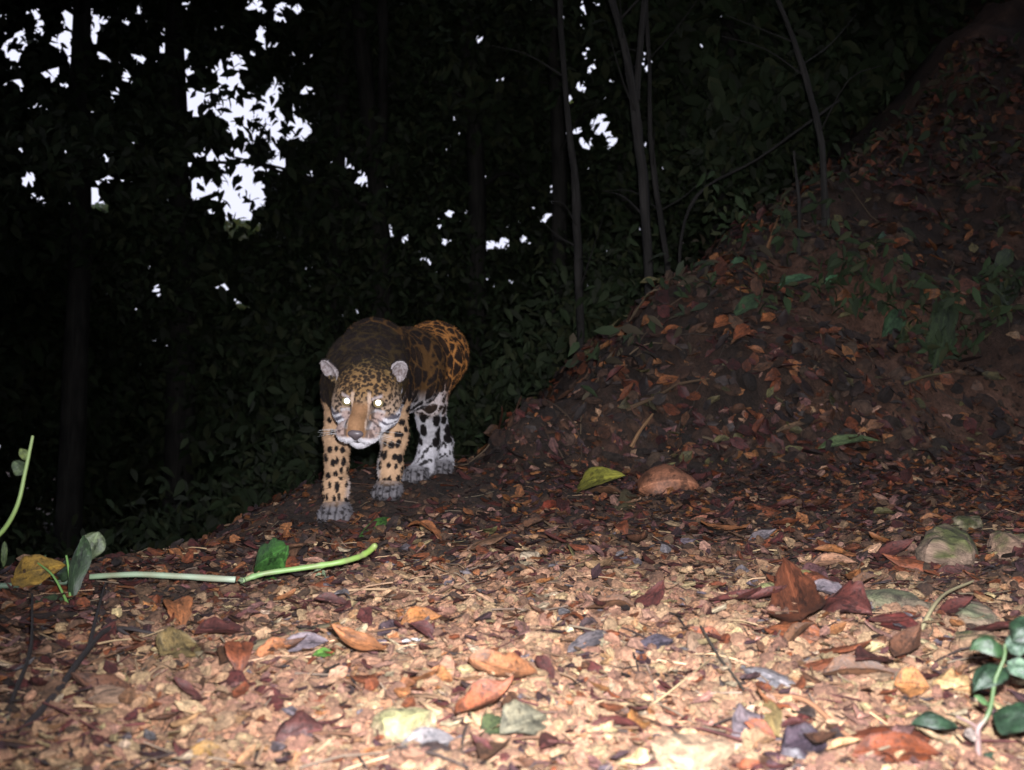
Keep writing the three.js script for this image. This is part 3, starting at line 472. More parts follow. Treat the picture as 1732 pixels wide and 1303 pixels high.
  const hb = headM, hl = [9, 9, 9], hh = [-9, -9, -9];
  for (const x of [-0.16, 0.16]) for (const y of [-0.15, 0.13]) for (const z of [-0.2, 0.15]) { const p = V(x, y, z).applyMatrix4(hb); [p.x, p.y, p.z].forEach((v, k) => { hl[k] = Math.min(hl[k], v); hh[k] = Math.max(hh[k], v); }); }
  const headEnd = (x, y, z) => { hq.set(x, y, z).applyMatrix4(headI); return Math.max(headLocal(hq.x, hq.y, hq.z), -0.165 - hq.z); }, nl = V(), rotI = new THREE.Matrix3().setFromMatrix4(headI);
  finish(skin(headEnd, hl, hh, 0.003, 1.8), headEnd, 0.0015, (x, y, z, n) => { hc.set(x, y, z).applyMatrix4(headI); nl.copy(n).applyMatrix3(rotI); return headCoat(hc.x, hc.y, hc.z, nl.z); }, (x, y, z) => { hc.set(x, y, z).applyMatrix4(headI); return Math.hypot(Math.abs(hc.x) - 0.0475, hc.y + 0.003) > 0.024; }, 26000, 0.006);
  const coatMat = new THREE.MeshPhysicalMaterial({ name: 'coat', vertexColors: true, roughness: 0.8, specularIntensity: 0.3 });
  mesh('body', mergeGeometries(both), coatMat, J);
  mesh('fur', hairs.geo(), new THREE.MeshPhysicalMaterial({ name: 'fur', vertexColors: true, roughness: 0.8, specularIntensity: 0.3, side: THREE.DoubleSide }), J).userData.kind = 'stuff';
  // eyes: ball tinted lighter to paint in some of the glow, and the mirror at the back of the eye that throws the flash back through the pupil
  const ball = new THREE.SphereGeometry(0.0165, 24, 16), iris = new THREE.MeshPhysicalMaterial({ name: 'iris', color: new THREE.Color(0.30, 0.24, 0.12), roughness: 0.25 });
  for (const s of [-1, 1]) {
    const c = V(s * 0.0475, -0.003, -0.0015).applyMatrix4(headM), e = mesh('eye', ball, iris, J); e.position.copy(c).sub(base);
    const to = flash.position.clone().lerp(EYE, 0.5).sub(c).normalize(), pupil = new THREE.SphereGeometry(0.0172, 20, 8, 0, Math.PI * 2, 0, 0.5); pupil.rotateX(Math.PI / 2);
    const flat = pupil.attributes.position; for (let i = 0; i < flat.count; i++) flat.setZ(i, 0.0168 + (flat.getZ(i) - 0.0168) * 0.12); pupil.computeVertexNormals();
    const m = mesh('pupil', pupil, new THREE.MeshStandardMaterial({ name: 'eyeshine', color: s < 0 ? new THREE.Color(0.85, 0.92, 1) : new THREE.Color(1, 0.92, 0.72), metalness: 1, roughness: 0.5 }), e);
    m.quaternion.setFromUnitVectors(V(0, 0, 1), to);
  }
  { // nose leather
    const m = skin((x, y, z) => { let d = smin(egg(V(0, -0.036, 0.119), 0.0235, 0.0135, 0.012).f(x, y, z), egg(V(0, -0.047, 0.118), 0.011, 0.012, 0.0095).f(x, y, z), 0.006); d = -smin(-d, Math.hypot(Math.abs(x) - 0.0135, (y + 0.043) * 1.3, z - 0.131) - 0.0052, 0.003); return d; }, [-0.032, -0.068, 0.095], [0.032, -0.015, 0.142], 0.0012, 2);
    const g = new THREE.BufferGeometry(); g.setAttribute('position', new THREE.Float32BufferAttribute(m.P, 3)); g.setIndex(m.I); g.applyMatrix4(headM); g.translate(-base.x, -base.y, -base.z); g.computeVertexNormals();
    mesh('nose', g, new THREE.MeshStandardMaterial({ name: 'nose_leather', color: new THREE.Color(0.115, 0.092, 0.098), roughness: 0.38 }), J);
    const w = new MB();
    for (const s of [-1, 1]) for (let i = 0; i < 9; i++) { const p = V(s * rr(0.032, 0.05), -0.052 - 0.007 * (i % 3), 0.085 + rr(-0.01, 0.01)), q = p.clone().add(V(s * rr(0.05, 0.09), rr(-0.03, 0.012), rr(-0.02, 0.02))), mid2 = p.clone().lerp(q, 0.5).add(V(0, 0.008, 0.006)); w.tube(curve([p, mid2, q].map((v) => v.applyMatrix4(headM).sub(base)), 5), taper(5, 0.0005, 0.00015), 4, [0.7, 0.7, 0.7], 0); }
    mesh('whiskers', w.geo(), new THREE.MeshStandardMaterial({ name: 'whisker', vertexColors: true, roughness: 0.5 }), J).userData.kind = 'stuff';
  }
}

// ───────────────────────── leaves, stones, sticks and plants on the ground
// a leaf along +x with its face up: nu by nv cells, bent along its length (curl), folded across (cup), uneven at the edge
function leafGeo(L, W, { shape = 1, curl = 0.3, cup = 0.2, nu = 10, nv = 6, tip = 1, bite = 0.14, wave = 0.1, seed = 0, col = [1, 1, 1], hole = false, wide = 0.45 } = {}) {
  const m = new MB(), id = [];
  for (let i = 0; i <= nu; i++) {
    const u = i / nu, prof = Math.pow(Math.sin(Math.PI * Math.pow(u, Math.log(0.5) / Math.log(wide))), shape) * (1 + bite * vn(u * 7, seed, 1)) + (i === 0 ? 0.02 : 0), a = curl * (u - 0.5) * 2, row = [];
    for (let j = 0; j <= nv; j++) {
      const v = j / nv * 2 - 1, e = 1 + bite * 0.8 * vn(u * 9, v > 0 ? 5 : 9, seed + 3) * Math.abs(v), w = v * prof * W / 2 * e;
      const x = curl ? L / 2 * Math.sin(a) / curl + L / 2 : u * L, y = (curl ? L / 2 * (Math.cos(a) - 1) / curl : 0) + cup * W * (v * v) * prof * 0.5 * 1.4 + wave * W * vn(u * 3.3 + seed, v * 2.1, seed) ;
      const k = 1 + 0.18 * vn(u * 5 + seed, v * 3, seed + 8);
      row.push(m.v(x, y, w, [col[0] * k, col[1] * k, col[2] * k], u, 0.5 + v * 0.5));
    }
    id.push(row);
  }
  for (let i = 0; i < nu; i++) for (let j = 0; j < nv; j++) { if (hole && i === 4 && j === 3) continue; const A = id[i], B = id[i + 1]; m.t(A[j], A[j + 1], B[j]); m.t(A[j + 1], B[j + 1], B[j]); }
  return m.geo();
}
function scrapGeo(k, seed) { // a torn, curled scrap of leaf about 2 units across
  const m = new MB(), n = 7, bend = rr(-0.5, 0.7), tw = rr(-0.4, 0.4), st = rr(0.5, 1); const c = m.v(0, 0, 0, [1, 1, 1], 0.5, 0.5), ring = [], mid = [];
  for (let i = 0; i < n; i++) { const a = i / n * 6.283 + rr(-0.25, 0.25), r = rr(0.55, 1.15), x = Math.cos(a) * r, z = Math.sin(a) * r * st, y = bend * x * x * 0.7 + tw * x * z + 0.12 * rr(-1, 1); ring.push(m.v(x, y, z, [1, 1, 1], 0.5 + x * 0.16, 0.5 + z * 0.16)); }
  for (let i = 0; i < n; i++) m.t(c, ring[(i + 1) % n], ring[i]);
  return m.geo();
}
function clodGeo(k, flat = 0.5) { const g = new THREE.IcosahedronGeometry(1, 2), p = g.attributes.position; for (let i = 0; i < p.count; i++) { const x = p.getX(i), y = p.getY(i), z = p.getZ(i), s = 1 + 0.34 * vn(x * 1.6 + k * 9, y * 1.6, z * 1.6) + 0.14 * vn(x * 4 + k, y * 4, z * 4); p.setXYZ(i, x * s, y * s * flat, z * s); } g.setAttribute('color', new THREE.Float32BufferAttribute(new Float32Array(p.count * 3).fill(1), 3)); g.computeVertexNormals(); return g; }
const TONES = { cream: [0.72, 0.60, 0.42], mauve: [0.24, 0.12, 0.11], plum: [0.075, 0.038, 0.045], clay: [0.5, 0.29, 0.15],
  tan: [0.57, 0.375, 0.23], pink: [0.50, 0.29, 0.22], orange: [0.44, 0.19, 0.07], rust: [0.27, 0.085, 0.035], maroon: [0.12, 0.033, 0.030], brown: [0.17, 0.085, 0.045], dark: [0.045, 0.028, 0.024], grey: [0.22, 0.20, 0.23], olive: [0.21, 0.20, 0.085], straw: [0.66, 0.52, 0.29],
};
const BRIGHT = ['tan', 'tan', 'tan', 'clay', 'clay', 'pink', 'pink', 'pink', 'orange', 'straw', 'straw', 'cream', 'rust', 'rust', 'brown', 'mauve', 'maroon', 'maroon', 'plum', 'plum', 'dark', 'grey'], DIM = ['orange', 'rust', 'rust', 'mauve', 'mauve', 'plum', 'plum', 'maroon', 'maroon', 'maroon', 'maroon', 'brown', 'brown', 'dark', 'dark', 'dark', 'dark', 'pink', 'tan', 'orange', 'rust'];
const tone = (x, z) => TONES[pick(R() < clayAt(x, z) * 1.1 ? BRIGHT : DIM)];
const spot = (far = 4.6, near = 0.95, pow = 1) => { const u = R(), d = near * Math.pow(far / near, Math.pow(u, pow)), x = rr(-0.6, 0.62) * d; return [x, -d, d]; };
const slopeQ = (x, z) => { const e = 0.02, n = V(H(x - e, z) - H(x + e, z), 2 * e, H(x, z - e) - H(x, z + e)).normalize(); return new THREE.Quaternion().setFromUnitVectors(V(0, 1, 0), n); };
const underfoot = (x, z) => Math.max(0, sstep(0.75, 0.35, Math.hypot((x + 0.5) * 1.0, (z + 3.75) * 0.8)));   // the trodden dark earth the jaguar stands on
const O = new THREE.Object3D(), qa = new THREE.Quaternion(), col = new THREE.Color();
const litter = new THREE.Group(); litter.name = 'leaf_litter'; scene.add(litter); tag(litter, 'crumbled brown leaf litter covering the trail and the bank', 'leaf litter', null, 'stuff');
function scatter(name, geos, mat, n, place) {
  const lists = geos.map(() => []);
  for (let i = 0; i < n; i++) { const q = place(i); if (q) lists[i % geos.length].push(q); }
  geos.forEach((g, k) => {
    const m = new THREE.InstancedMesh(g, mat, lists[k].length); m.name = name; m.castShadow = m.receiveShadow = true;
    lists[k].forEach(({ p, q, s, c }, i) => { O.position.copy(p); O.quaternion.copy(q); O.scale.copy(s); O.updateMatrix(); m.setMatrixAt(i, O.matrix); m.setColorAt(i, col.setRGB(...c)); });
    litter.add(m);
  });
}
const tilted = (x, z, amount) => { qa.setFromEuler(new THREE.Euler(rr(-amount, amount), R() * 6.283, rr(-amount, amount), 'YXZ')); return slopeQ(x, z).multiply(qa); };
const vary = (c, k = 0.25) => { const f = rr(1 - k, 1 + k), g = rr(0.93, 1.07); return [c[0] * f, c[1] * f * g, c[2] * f]; };
const scraps = Array.from({ length: 7 }, (_, k) => scrapGeo(k));
scatter('leaf_scraps', scraps, M.leaf, 60000, () => {
  const [x, z, d] = spot(4.5, 0.95); if (R() < underfoot(x, z) * 0.85) return; if (bankT(x, d) > 0.25 && R() < 0.3) return; if (R() < 0.7 * clayAt(x, z)) return;
  const s = (0.003 + 0.011 * Math.pow(R(), 3)) * (0.7 + 0.3 * d); return { p: V(x, G(x, z) + fine(x, z) + s * rr(0.1, 1.1), z), q: tilted(x, z, 0.6 - 0.25 * clayAt(x, z)), s: V(s * rr(0.8, 1.7), s * 0.8, s), c: vary(tone(x, z), 0.34) };
});
scatter('clay_crumbs', [0, 1, 2, 3, 4].map((k) => clodGeo(k)), M.stone, 26000, () => {
  const [x, z, d] = spot(3.6, 0.95); const c = clayAt(x, z); if (R() > 0.25 + c) return; const s = (0.0025 + 0.011 * Math.pow(R(), 4)) * (0.8 + 0.2 * d);
  return { p: V(x, G(x, z) + fine(x, z) + s * 0.25, z), q: tilted(x, z, 1), s: V(s * rr(0.8, 1.4), s, s), c: vary(mix3(mix3(HUMUS2, [0.2, 0.11, 0.06], R()), pick([CLAY, CLAY2, [0.56, 0.36, 0.2]]), c > R() ? 1 : 0), 0.3) };
});
const smallLeaves = Array.from({ length: 6 }, (_, k) => leafGeo(1, rr(0.32, 0.5), { shape: rr(0.7, 1.1), curl: rr(-0.5, 0.9), cup: rr(-0.35, 0.6), nu: 7, nv: 4, bite: 0.2, wave: 0.12, seed: k * 3.7, wide: rr(0.38, 0.55) }));
scatter('small_leaves', smallLeaves, M.leaf, 2000, () => {
  const [x, z, d] = spot(5.4, 1.0, 0.8); if (R() < underfoot(x, z) * 0.9) return; const s = rr(0.022, 0.055) * (0.7 + 0.16 * d);
  return { p: V(x, G(x, z) + fine(x, z) * 0.5 + rr(0.003, 0.016), z), q: tilted(x, z, 0.5), s: V(s, s * rr(0.8, 1.3), s * rr(0.8, 1.4)), c: vary(tone(x, z), 0.3) };
});
const needle = [0, 1, 2].map((k) => { const m = new MB(); m.tube(curve([V(-0.5, 0, 0), V(-0.15, 0.02 * k, 0.05), V(0.2, -0.02, 0.03 * k), V(0.5, 0.03, 0)], 6), taper(6, 0.016, 0.008), 5); return m.geo(); });
scatter('twig_bits', needle, M.twig, 1500, () => { const [x, z, d] = spot(3.8, 0.95); const s = rr(0.04, 0.16); return { p: V(x, G(x, z) + fine(x, z) + 0.005, z), q: tilted(x, z, 0.18), s: V(s, s * 0.8, s * 0.8), c: vary(pick([TONES.brown, TONES.dark, TONES.maroon, TONES.tan, [0.3, 0.22, 0.16]]), 0.3) }; });
// the bank: dead leaves, dark clods, fine roots
const inBank = () => { for (;;) { const d = rr(4.0, 8), x = rr(-0.2, 4.6); if (bankT(x, d) > -0.1 && Math.abs(x / d) < 0.62) return [x, -d, d]; } };
scatter('bank_leaves', smallLeaves, M.leaf, 6500, () => { const [x, z, d] = inBank(), n = fbm(x * 1.6, z * 1.6, 3, 3); if (n < -0.02 && R() < 0.7) return; const s = rr(0.045, 0.12); return { p: V(x, G(x, z) + rr(0.005, 0.03), z), q: tilted(x, z, 0.6), s: V(s, s, s * rr(0.8, 1.5)), c: vary(TONES[pick(['orange', 'rust', 'rust', 'maroon', 'maroon', 'brown', 'brown', 'dark', 'dark', 'dark', 'olive'])], 0.4).map((v) => v * 0.8) }; });
scatter('bank_crumbs', [0, 1, 2].map((k) => clodGeo(k + 20)), M.stone, 5000, () => { const [x, z] = inBank(), s = 0.008 + 0.035 * Math.pow(R(), 3.5); return { p: V(x, G(x, z) + s * 0.2, z), q: tilted(x, z, 1), s: V(s * rr(0.8, 1.5), s, s), c: vary(pick([HUMUS, HUMUS2, [0.1, 0.06, 0.04]]), 0.3) }; });
{ const m = new MB(); for (let i = 0; i < 130; i++) { const [x, z] = inBank(); let p = V(x, G(x, z) + 0.015, z); const a = R() * 6.28, pts = [p]; let b = a; const n = 5, L = rr(0.04, 0.14); for (let k = 0; k < n; k++) { b += rr(-0.5, 0.5); p = V(p.x + Math.cos(b) * L, 0, p.z + Math.sin(b) * L); p.y = G(p.x, p.z) + rr(0.005, 0.03); pts.push(p); } m.tube(curve(pts, 9), taper(9, rr(0.003, 0.007), 0.0015), 5, pick([[0.12, 0.075, 0.05], [0.2, 0.14, 0.09], [0.07, 0.05, 0.04]])); } mesh('roots_and_twigs', m.geo(), M.twig, litter); }

{ // low green herbs and dim leafy tangle growing on the bank
  const m = new MB();
  for (let k = 0; k < 110; k++) {
    const q = k < 60 ? hit(...pick([[1450, 480], [1560, 520], [1600, 590], [1420, 500], [1690, 520], [1300, 520], [1500, 540]]).map((v) => v + rr(-50, 50))) : (() => { const [x, z] = inBank(); return V(x, G(x, z), z); })();
    if (k >= 60 && -q.z < 5.2) continue; const n = k < 60 ? 7 : 14, r = k < 60 ? 0.1 : 0.28;
    for (let i = 0; i < n; i++) { const L = rr(0.05, 0.12); addLeaf(m, V(q.x + rr(-r, r), G(q.x, q.z) + rr(0.03, r * 1.4), q.z + rr(-r, r)), L, L * rr(0.3, 0.45), pick([[0.032, 0.052, 0.022], [0.028, 0.04, 0.02], [0.042, 0.048, 0.022]]), V(0, 0, 1)); }
  }
  for (const [px, py] of [[1020, 660], [1060, 620], [1110, 590], [1150, 560], [1200, 520], [1240, 500], [1280, 460], [1330, 420], [1370, 380], [1410, 350], [1460, 300], [1520, 250], [1580, 190]]) {
    const q = hit(px + rr(-15, 15), py + rr(0, 25)), n = Math.floor(rr(6, 22)), r = rr(0.08, 0.22);
    for (let i = 0; i < n; i++) { const L = rr(0.05, 0.13), x = q.x + rr(-r, r), z = q.z + rr(-r, r) - 0.1; addLeaf(m, V(x, G(x, z) + rr(0.03, r * 1.9), z), L, L * rr(0.3, 0.45), pick([[0.03, 0.045, 0.02], [0.026, 0.035, 0.02], [0.05, 0.04, 0.025]]), V(0, 0, 1)); }
  }
  tag(mesh('bank_herbs', m.geo(), M.crown), 'low green herbs and leafy tangle growing over the bank', 'herbs', null, 'stuff');
}

// countable dry leaves that lie loose on the litter
const KINDS = [['tan', 'pale tan dry leaf lying loose on the brightly lit litter', 'pale tan dry leaves on the trail', 'pale tan dry'], ['orange', 'orange brown dry leaf lying loose on the litter of the trail', 'orange brown dry leaves on the trail', 'orange brown dry'], ['rust', 'rust red dry leaf lying loose on the litter of the trail', 'rust red dry leaves on the trail', 'rust red dry'], ['brown', 'dull brown dry leaf lying loose on the litter of the trail', 'dull brown dry leaves on the trail', 'dull brown dry'],
  ['maroon', 'dark maroon wilted leaf lying loose on the litter of the trail', 'dark maroon leaves on the trail', 'dark maroon wilted'], ['grey', 'grey weathered leaf lying loose on the litter of the trail', 'grey weathered leaves on the trail', 'grey weathered'], ['olive', 'olive brown half dry leaf lying loose on the trail', 'olive brown leaves on the trail', 'olive brown']];
const looseGeo = KINDS.map(([k]) => [0, 1, 2, 3].map((i) => leafGeo(1, rr(0.34, 0.5), { shape: rr(0.7, 1.05), curl: rr(-0.6, 0.9), cup: rr(-0.35, 0.55), nu: 10, nv: 6, bite: 0.16, wave: 0.12, seed: i * 5.3 + k.length, col: vary(TONES[k], 0.15), wide: rr(0.38, 0.52) })));
const loose = [];
const share = [2, 4, 7, 6, 7, 1, 1].flatMap((n, k) => Array(n).fill(k));
for (let i = 0; i < 230; i++) {
  let x, z, d; do { [x, z, d] = spot(3.9, 1.15, 0.75); } while (Math.abs(x / d) > 0.5 || (x < -0.75 && d > 2.4) || underfoot(x, z) > 0.3 || Math.hypot(x + 0.56, z + 3.1) < 0.3);
  let k = pick(share); if (clayAt(x, z) < 0.3 && k === 0) k = 2;
  const [, label, group] = KINDS[k], o = new THREE.Mesh(pick(looseGeo[k]), M.leaf), s = rr(0.045, 0.115) * (0.75 + 0.16 * d); o.name = numbered('fallen_leaf'); o.castShadow = o.receiveShadow = true;
  o.position.set(x, G(x, z) + rr(0.008, 0.02), z); o.quaternion.copy(tilted(x, z, 0.45)); o.scale.setScalar(s); scene.add(o); tag(o, label, 'leaf', group); loose.push([o, KINDS[k][3]]);
}
// a leaf laid from one measured spot to another; lift turns its face up towards the viewer, in degrees
function lay(name, label, a, b, { w, c, lift = 15, up = 0.010, db = null, mat = M.leaf, parent = scene, cat = 'leaf', ...shape }) {
  const A = hit(...a), B = db ? at(b[0], b[1], db) : hit(...b); A.y += up; B.y += up; const e = B.clone().sub(A), L = e.length(); e.normalize();
  const n = V(0, 1, 0); n.addScaledVector(e, -n.dot(e)).normalize(); const view = EYE.clone().sub(A); view.addScaledVector(e, -view.dot(e)).normalize();
  const s0 = n.angleTo(view), q = Math.min(lift * D2R / Math.max(s0, 0.01), 1); n.lerp(view, q).normalize();
  const s = e.clone().cross(n), g = leafGeo(L, w, { nu: 16, nv: 8, col: c, seed: a[0] * 0.13, ...shape }), m = new THREE.Mesh(g, mat); m.name = parent === scene ? numbered(name) : name; m.castShadow = m.receiveShadow = true;
  m.quaternion.setFromRotationMatrix(new THREE.Matrix4().makeBasis(e, n, s)); m.position.copy(A).addScaledVector(n, lift > 25 ? w * 0.22 : 0); if (parent !== scene) m.position.sub(parent.position); parent.add(m);
  if (parent === scene) tag(m, label, cat); return m;
}
lay('fallen_leaf', 'large curled pinkish brown leaf arched over the litter at the foot of the bank', [1072, 838], [1196, 832], { w: 0.21, c: [0.46, 0.21, 0.12], lift: 55, up: 0.025, curl: 1.0, cup: -0.5, shape: 0.6, bite: 0.06 });
lay('fallen_leaf', 'yellow green curved leaf beside the large curled pinkish brown leaf', [966, 838], [1052, 806], { w: 0.085, c: [0.36, 0.38, 0.06], lift: 60, up: 0.012, db: 3.35, curl: 0.5, cup: 0.2, shape: 0.7 });
lay('fallen_leaf', 'dull olive leaf lying below the large curled pinkish brown leaf', [1040, 868], [1080, 848], { w: 0.08, c: [0.12, 0.11, 0.06], lift: 45 });
lay('fallen_leaf', 'long salmon pink leaf lying flat right of the olive leaf', [1155, 890], [1252, 874], { w: 0.045, c: [0.48, 0.22, 0.15], lift: 25, shape: 0.7 });
lay('fallen_leaf', 'small bright red leaf at the dark edge of the litter', [912, 876], [952, 860], { w: 0.06, c: [0.36, 0.075, 0.04], lift: 40 });
lay('fallen_leaf', 'big upright rust red leaf with ribs standing in the litter', [1372, 1112], [1338, 998], { w: 0.095, c: [0.19, 0.062, 0.028], lift: 24, db: 1.95, curl: -0.5, cup: 0.3, shape: 0.7, bite: 0.22, wave: 0.16 });
lay('fallen_leaf', 'rust red leaf crossing over the foot of the big upright one', [1296, 1078], [1400, 1092], { w: 0.085, c: [0.24, 0.08, 0.03], lift: 35, wave: 0.18, bite: 0.2, curl: 0.5, cup: -0.2 });
lay('fallen_leaf', 'wide maroon leaf lying right of the big upright rust leaf', [1396, 1040], [1480, 1058], { w: 0.10, c: [0.12, 0.032, 0.026], lift: 28, wave: 0.16, bite: 0.2, curl: 0.5 });
lay('fallen_leaf', 'long narrow dark red leaf trailing off towards the pale forked stick', [1462, 1052], [1570, 1084], { w: 0.05, c: [0.16, 0.035, 0.03], lift: 20, shape: 0.6 });
lay('fallen_leaf', 'purplish leaf standing behind the big upright rust leaf', [1352, 1006], [1392, 968], { w: 0.05, c: [0.22, 0.11, 0.12], lift: 35, db: 2.16 });
lay('fallen_leaf', 'long blue grey leaf curved like a canoe', [1250, 1140], [1352, 1178], { w: 0.036, c: [0.26, 0.26, 0.29], lift: 38, curl: 0.5, cup: -0.5, shape: 0.6, mat: M.waxy });
lay('fallen_leaf', 'long fiery rust leaf along the front edge of the litter', [1378, 1262], [1640, 1262], { w: 0.058, c: [0.15, 0.035, 0.010], lift: 30, curl: 0.35, cup: -0.6, shape: 0.6, up: 0.006, wave: 0.12, bite: 0.14 });
lay('fallen_leaf', 'second rust leaf tucked under the long fiery rust leaf', [1440, 1292], [1590, 1288], { w: 0.035, c: [0.2, 0.05, 0.014], lift: 35, shape: 0.6 });
lay('fallen_leaf', 'orange tan leaf left of the pale broken leaf near the green plant', [1512, 1176], [1574, 1182], { w: 0.05, c: [0.46, 0.21, 0.07], lift: 38 });
lay('fallen_leaf', 'pale yellow broken leaf beside the green plant', [1580, 1170], [1652, 1192], { w: 0.06, c: [0.62, 0.42, 0.20], lift: 42, bite: 0.3, cup: -0.25 });
lay('fallen_leaf', 'chestnut leaf with a dark rim curled like a boat in the middle of the litter', [800, 1146], [920, 1176], { w: 0.05, c: [0.36, 0.16, 0.07], lift: 30, curl: -0.5, cup: 0.5, shape: 0.7 });
lay('fallen_leaf', 'slate grey leaf lying at the very front of the litter', [672, 1296], [768, 1268], { w: 0.038, c: [0.2, 0.2, 0.22], lift: 30, shape: 0.75, mat: M.waxy });
lay('fallen_leaf', 'grey green leaf with a torn side near the front of the litter', [842, 1262], [920, 1228], { w: 0.055, c: [0.21, 0.21, 0.15], lift: 30, bite: 0.3 });
lay('fallen_leaf', 'dark green leaf beside the torn grey green one', [812, 1262], [856, 1232], { w: 0.03, c: [0.09, 0.13, 0.055], lift: 30 });
lay('fallen_leaf', 'upright amber leaf near the front of the litter', [1062, 1254], [1088, 1218], { w: 0.032, c: [0.46, 0.22, 0.07], lift: 45, db: 1.31 });
lay('fallen_leaf', 'large dark maroon round leaf at the front of the litter', [462, 1268], [556, 1252], { w: 0.062, c: [0.10, 0.034, 0.03], lift: 34, shape: 0.55, curl: 0.6, cup: -0.2 });
lay('fallen_leaf', 'lilac grey leaf beside the long olive bark strip', [470, 1112], [556, 1096], { w: 0.034, c: [0.24, 0.21, 0.25], lift: 32, shape: 0.6, mat: M.waxy });
lay('fallen_leaf', 'straw coloured flat leaf below the blue grey canoe shaped leaf', [1230, 1172], [1196, 1096], { w: 0.04, c: [0.52, 0.42, 0.30], lift: 20 });
lay('fallen_leaf', 'cream leaf folded upright at the thin dark twig', [1160, 1128], [1192, 1092], { w: 0.05, c: [0.58, 0.42, 0.30], lift: 42, db: 1.64 });
lay('fallen_leaf', 'peach leaf standing at the tip of the thin dark twig', [1184, 1092], [1228, 1058], { w: 0.04, c: [0.60, 0.38, 0.24], lift: 42, db: 1.72 });
lay('fallen_leaf', 'flat olive brown round leaf left of the bark strip', [266, 1128], [328, 1106], { w: 0.07, c: [0.22, 0.17, 0.07], lift: 30, shape: 0.55 });
lay('fallen_leaf', 'orange leaf behind the long olive bark strip', [676, 1072], [748, 1056], { w: 0.045, c: [0.44, 0.19, 0.06], lift: 28 });
lay('fallen_leaf', 'nearly black purple leaf next to the orange leaf', [638, 1080], [690, 1066], { w: 0.04, c: [0.07, 0.045, 0.06], lift: 25 });
lay('fallen_leaf', 'narrow slate blue leaf right of the middle of the litter', [960, 1112], [1046, 1086], { w: 0.03, c: [0.17, 0.16, 0.18], lift: 28, shape: 0.6, mat: M.waxy });
lay('fallen_leaf', 'dark slate leaf pointing away next to the narrow slate blue leaf', [1068, 1118], [1140, 1092], { w: 0.03, c: [0.12, 0.11, 0.15], lift: 28, shape: 0.6, mat: M.waxy });
lay('fallen_leaf', 'crumpled violet grey leaf in front of the thin dark twig', [1236, 1256], [1292, 1232], { w: 0.045, c: [0.2, 0.17, 0.2], lift: 32, wave: 0.25 });
lay('fallen_leaf', 'khaki ribbed leaf standing by the crumpled violet grey leaf', [1318, 1262], [1284, 1210], { w: 0.04, c: [0.36, 0.28, 0.12], lift: 30 });
lay('fallen_leaf', 'dark wet plum coloured leaf at the front edge beside the fiery rust leaf', [1318, 1292], [1392, 1272], { w: 0.045, c: [0.06, 0.045, 0.065], lift: 32, wave: 0.25, mat: M.waxy });
lay('fallen_leaf', 'bright green fresh leaf fallen behind the tip of the green shoot', [610, 916], [676, 884], { w: 0.05, c: [0.09, 0.26, 0.05], lift: 35, shape: 0.6 });
lay('fallen_leaf', 'pinkish tan leaf leaning behind the green shoot', [496, 962], [538, 930], { w: 0.10, c: [0.33, 0.19, 0.12], lift: 35, db: 2.3 });
lay('fallen_leaf', 'yellow leaf with a small hole by the left plant', [22, 1004], [114, 982], { w: 0.066, up: 0.03, c: [0.44, 0.29, 0.05], lift: 60, db: 2.05, hole: true, shape: 0.75, wide: 0.36, cup: 0.1 });
lay('fallen_leaf', 'small tan leaf scrap lying behind the yellow leaf with the hole', [32, 984], [72, 972], { w: 0.03, c: [0.36, 0.24, 0.14], lift: 35 });
lay('fallen_leaf', 'long flat tan leaf on the dark crest behind the green shoot', [296, 944], [420, 936], { w: 0.03, c: [0.42, 0.28, 0.18], lift: 18, shape: 0.6 });
lay('fallen_leaf', 'bright small green leaf piece next to the lilac grey leaf', [528, 1122], [566, 1118], { w: 0.02, c: [0.10, 0.27, 0.03], lift: 30 });
lay('fallen_leaf', 'ochre leaf at the front edge below the maroon round leaf', [300, 1300], [390, 1288], { w: 0.04, c: [0.33, 0.2, 0.06], lift: 20 });
lay('fallen_leaf', 'wilted tan leaf at the foot of the mossy stone', [1372, 966], [1452, 962], { w: 0.05, c: [0.46, 0.26, 0.16], lift: 28 });
lay('fallen_leaf', 'long dark red leaf along the foot of the mossy stone', [1470, 968], [1640, 956], { w: 0.05, c: [0.22, 0.06, 0.035], lift: 20, shape: 0.6 });
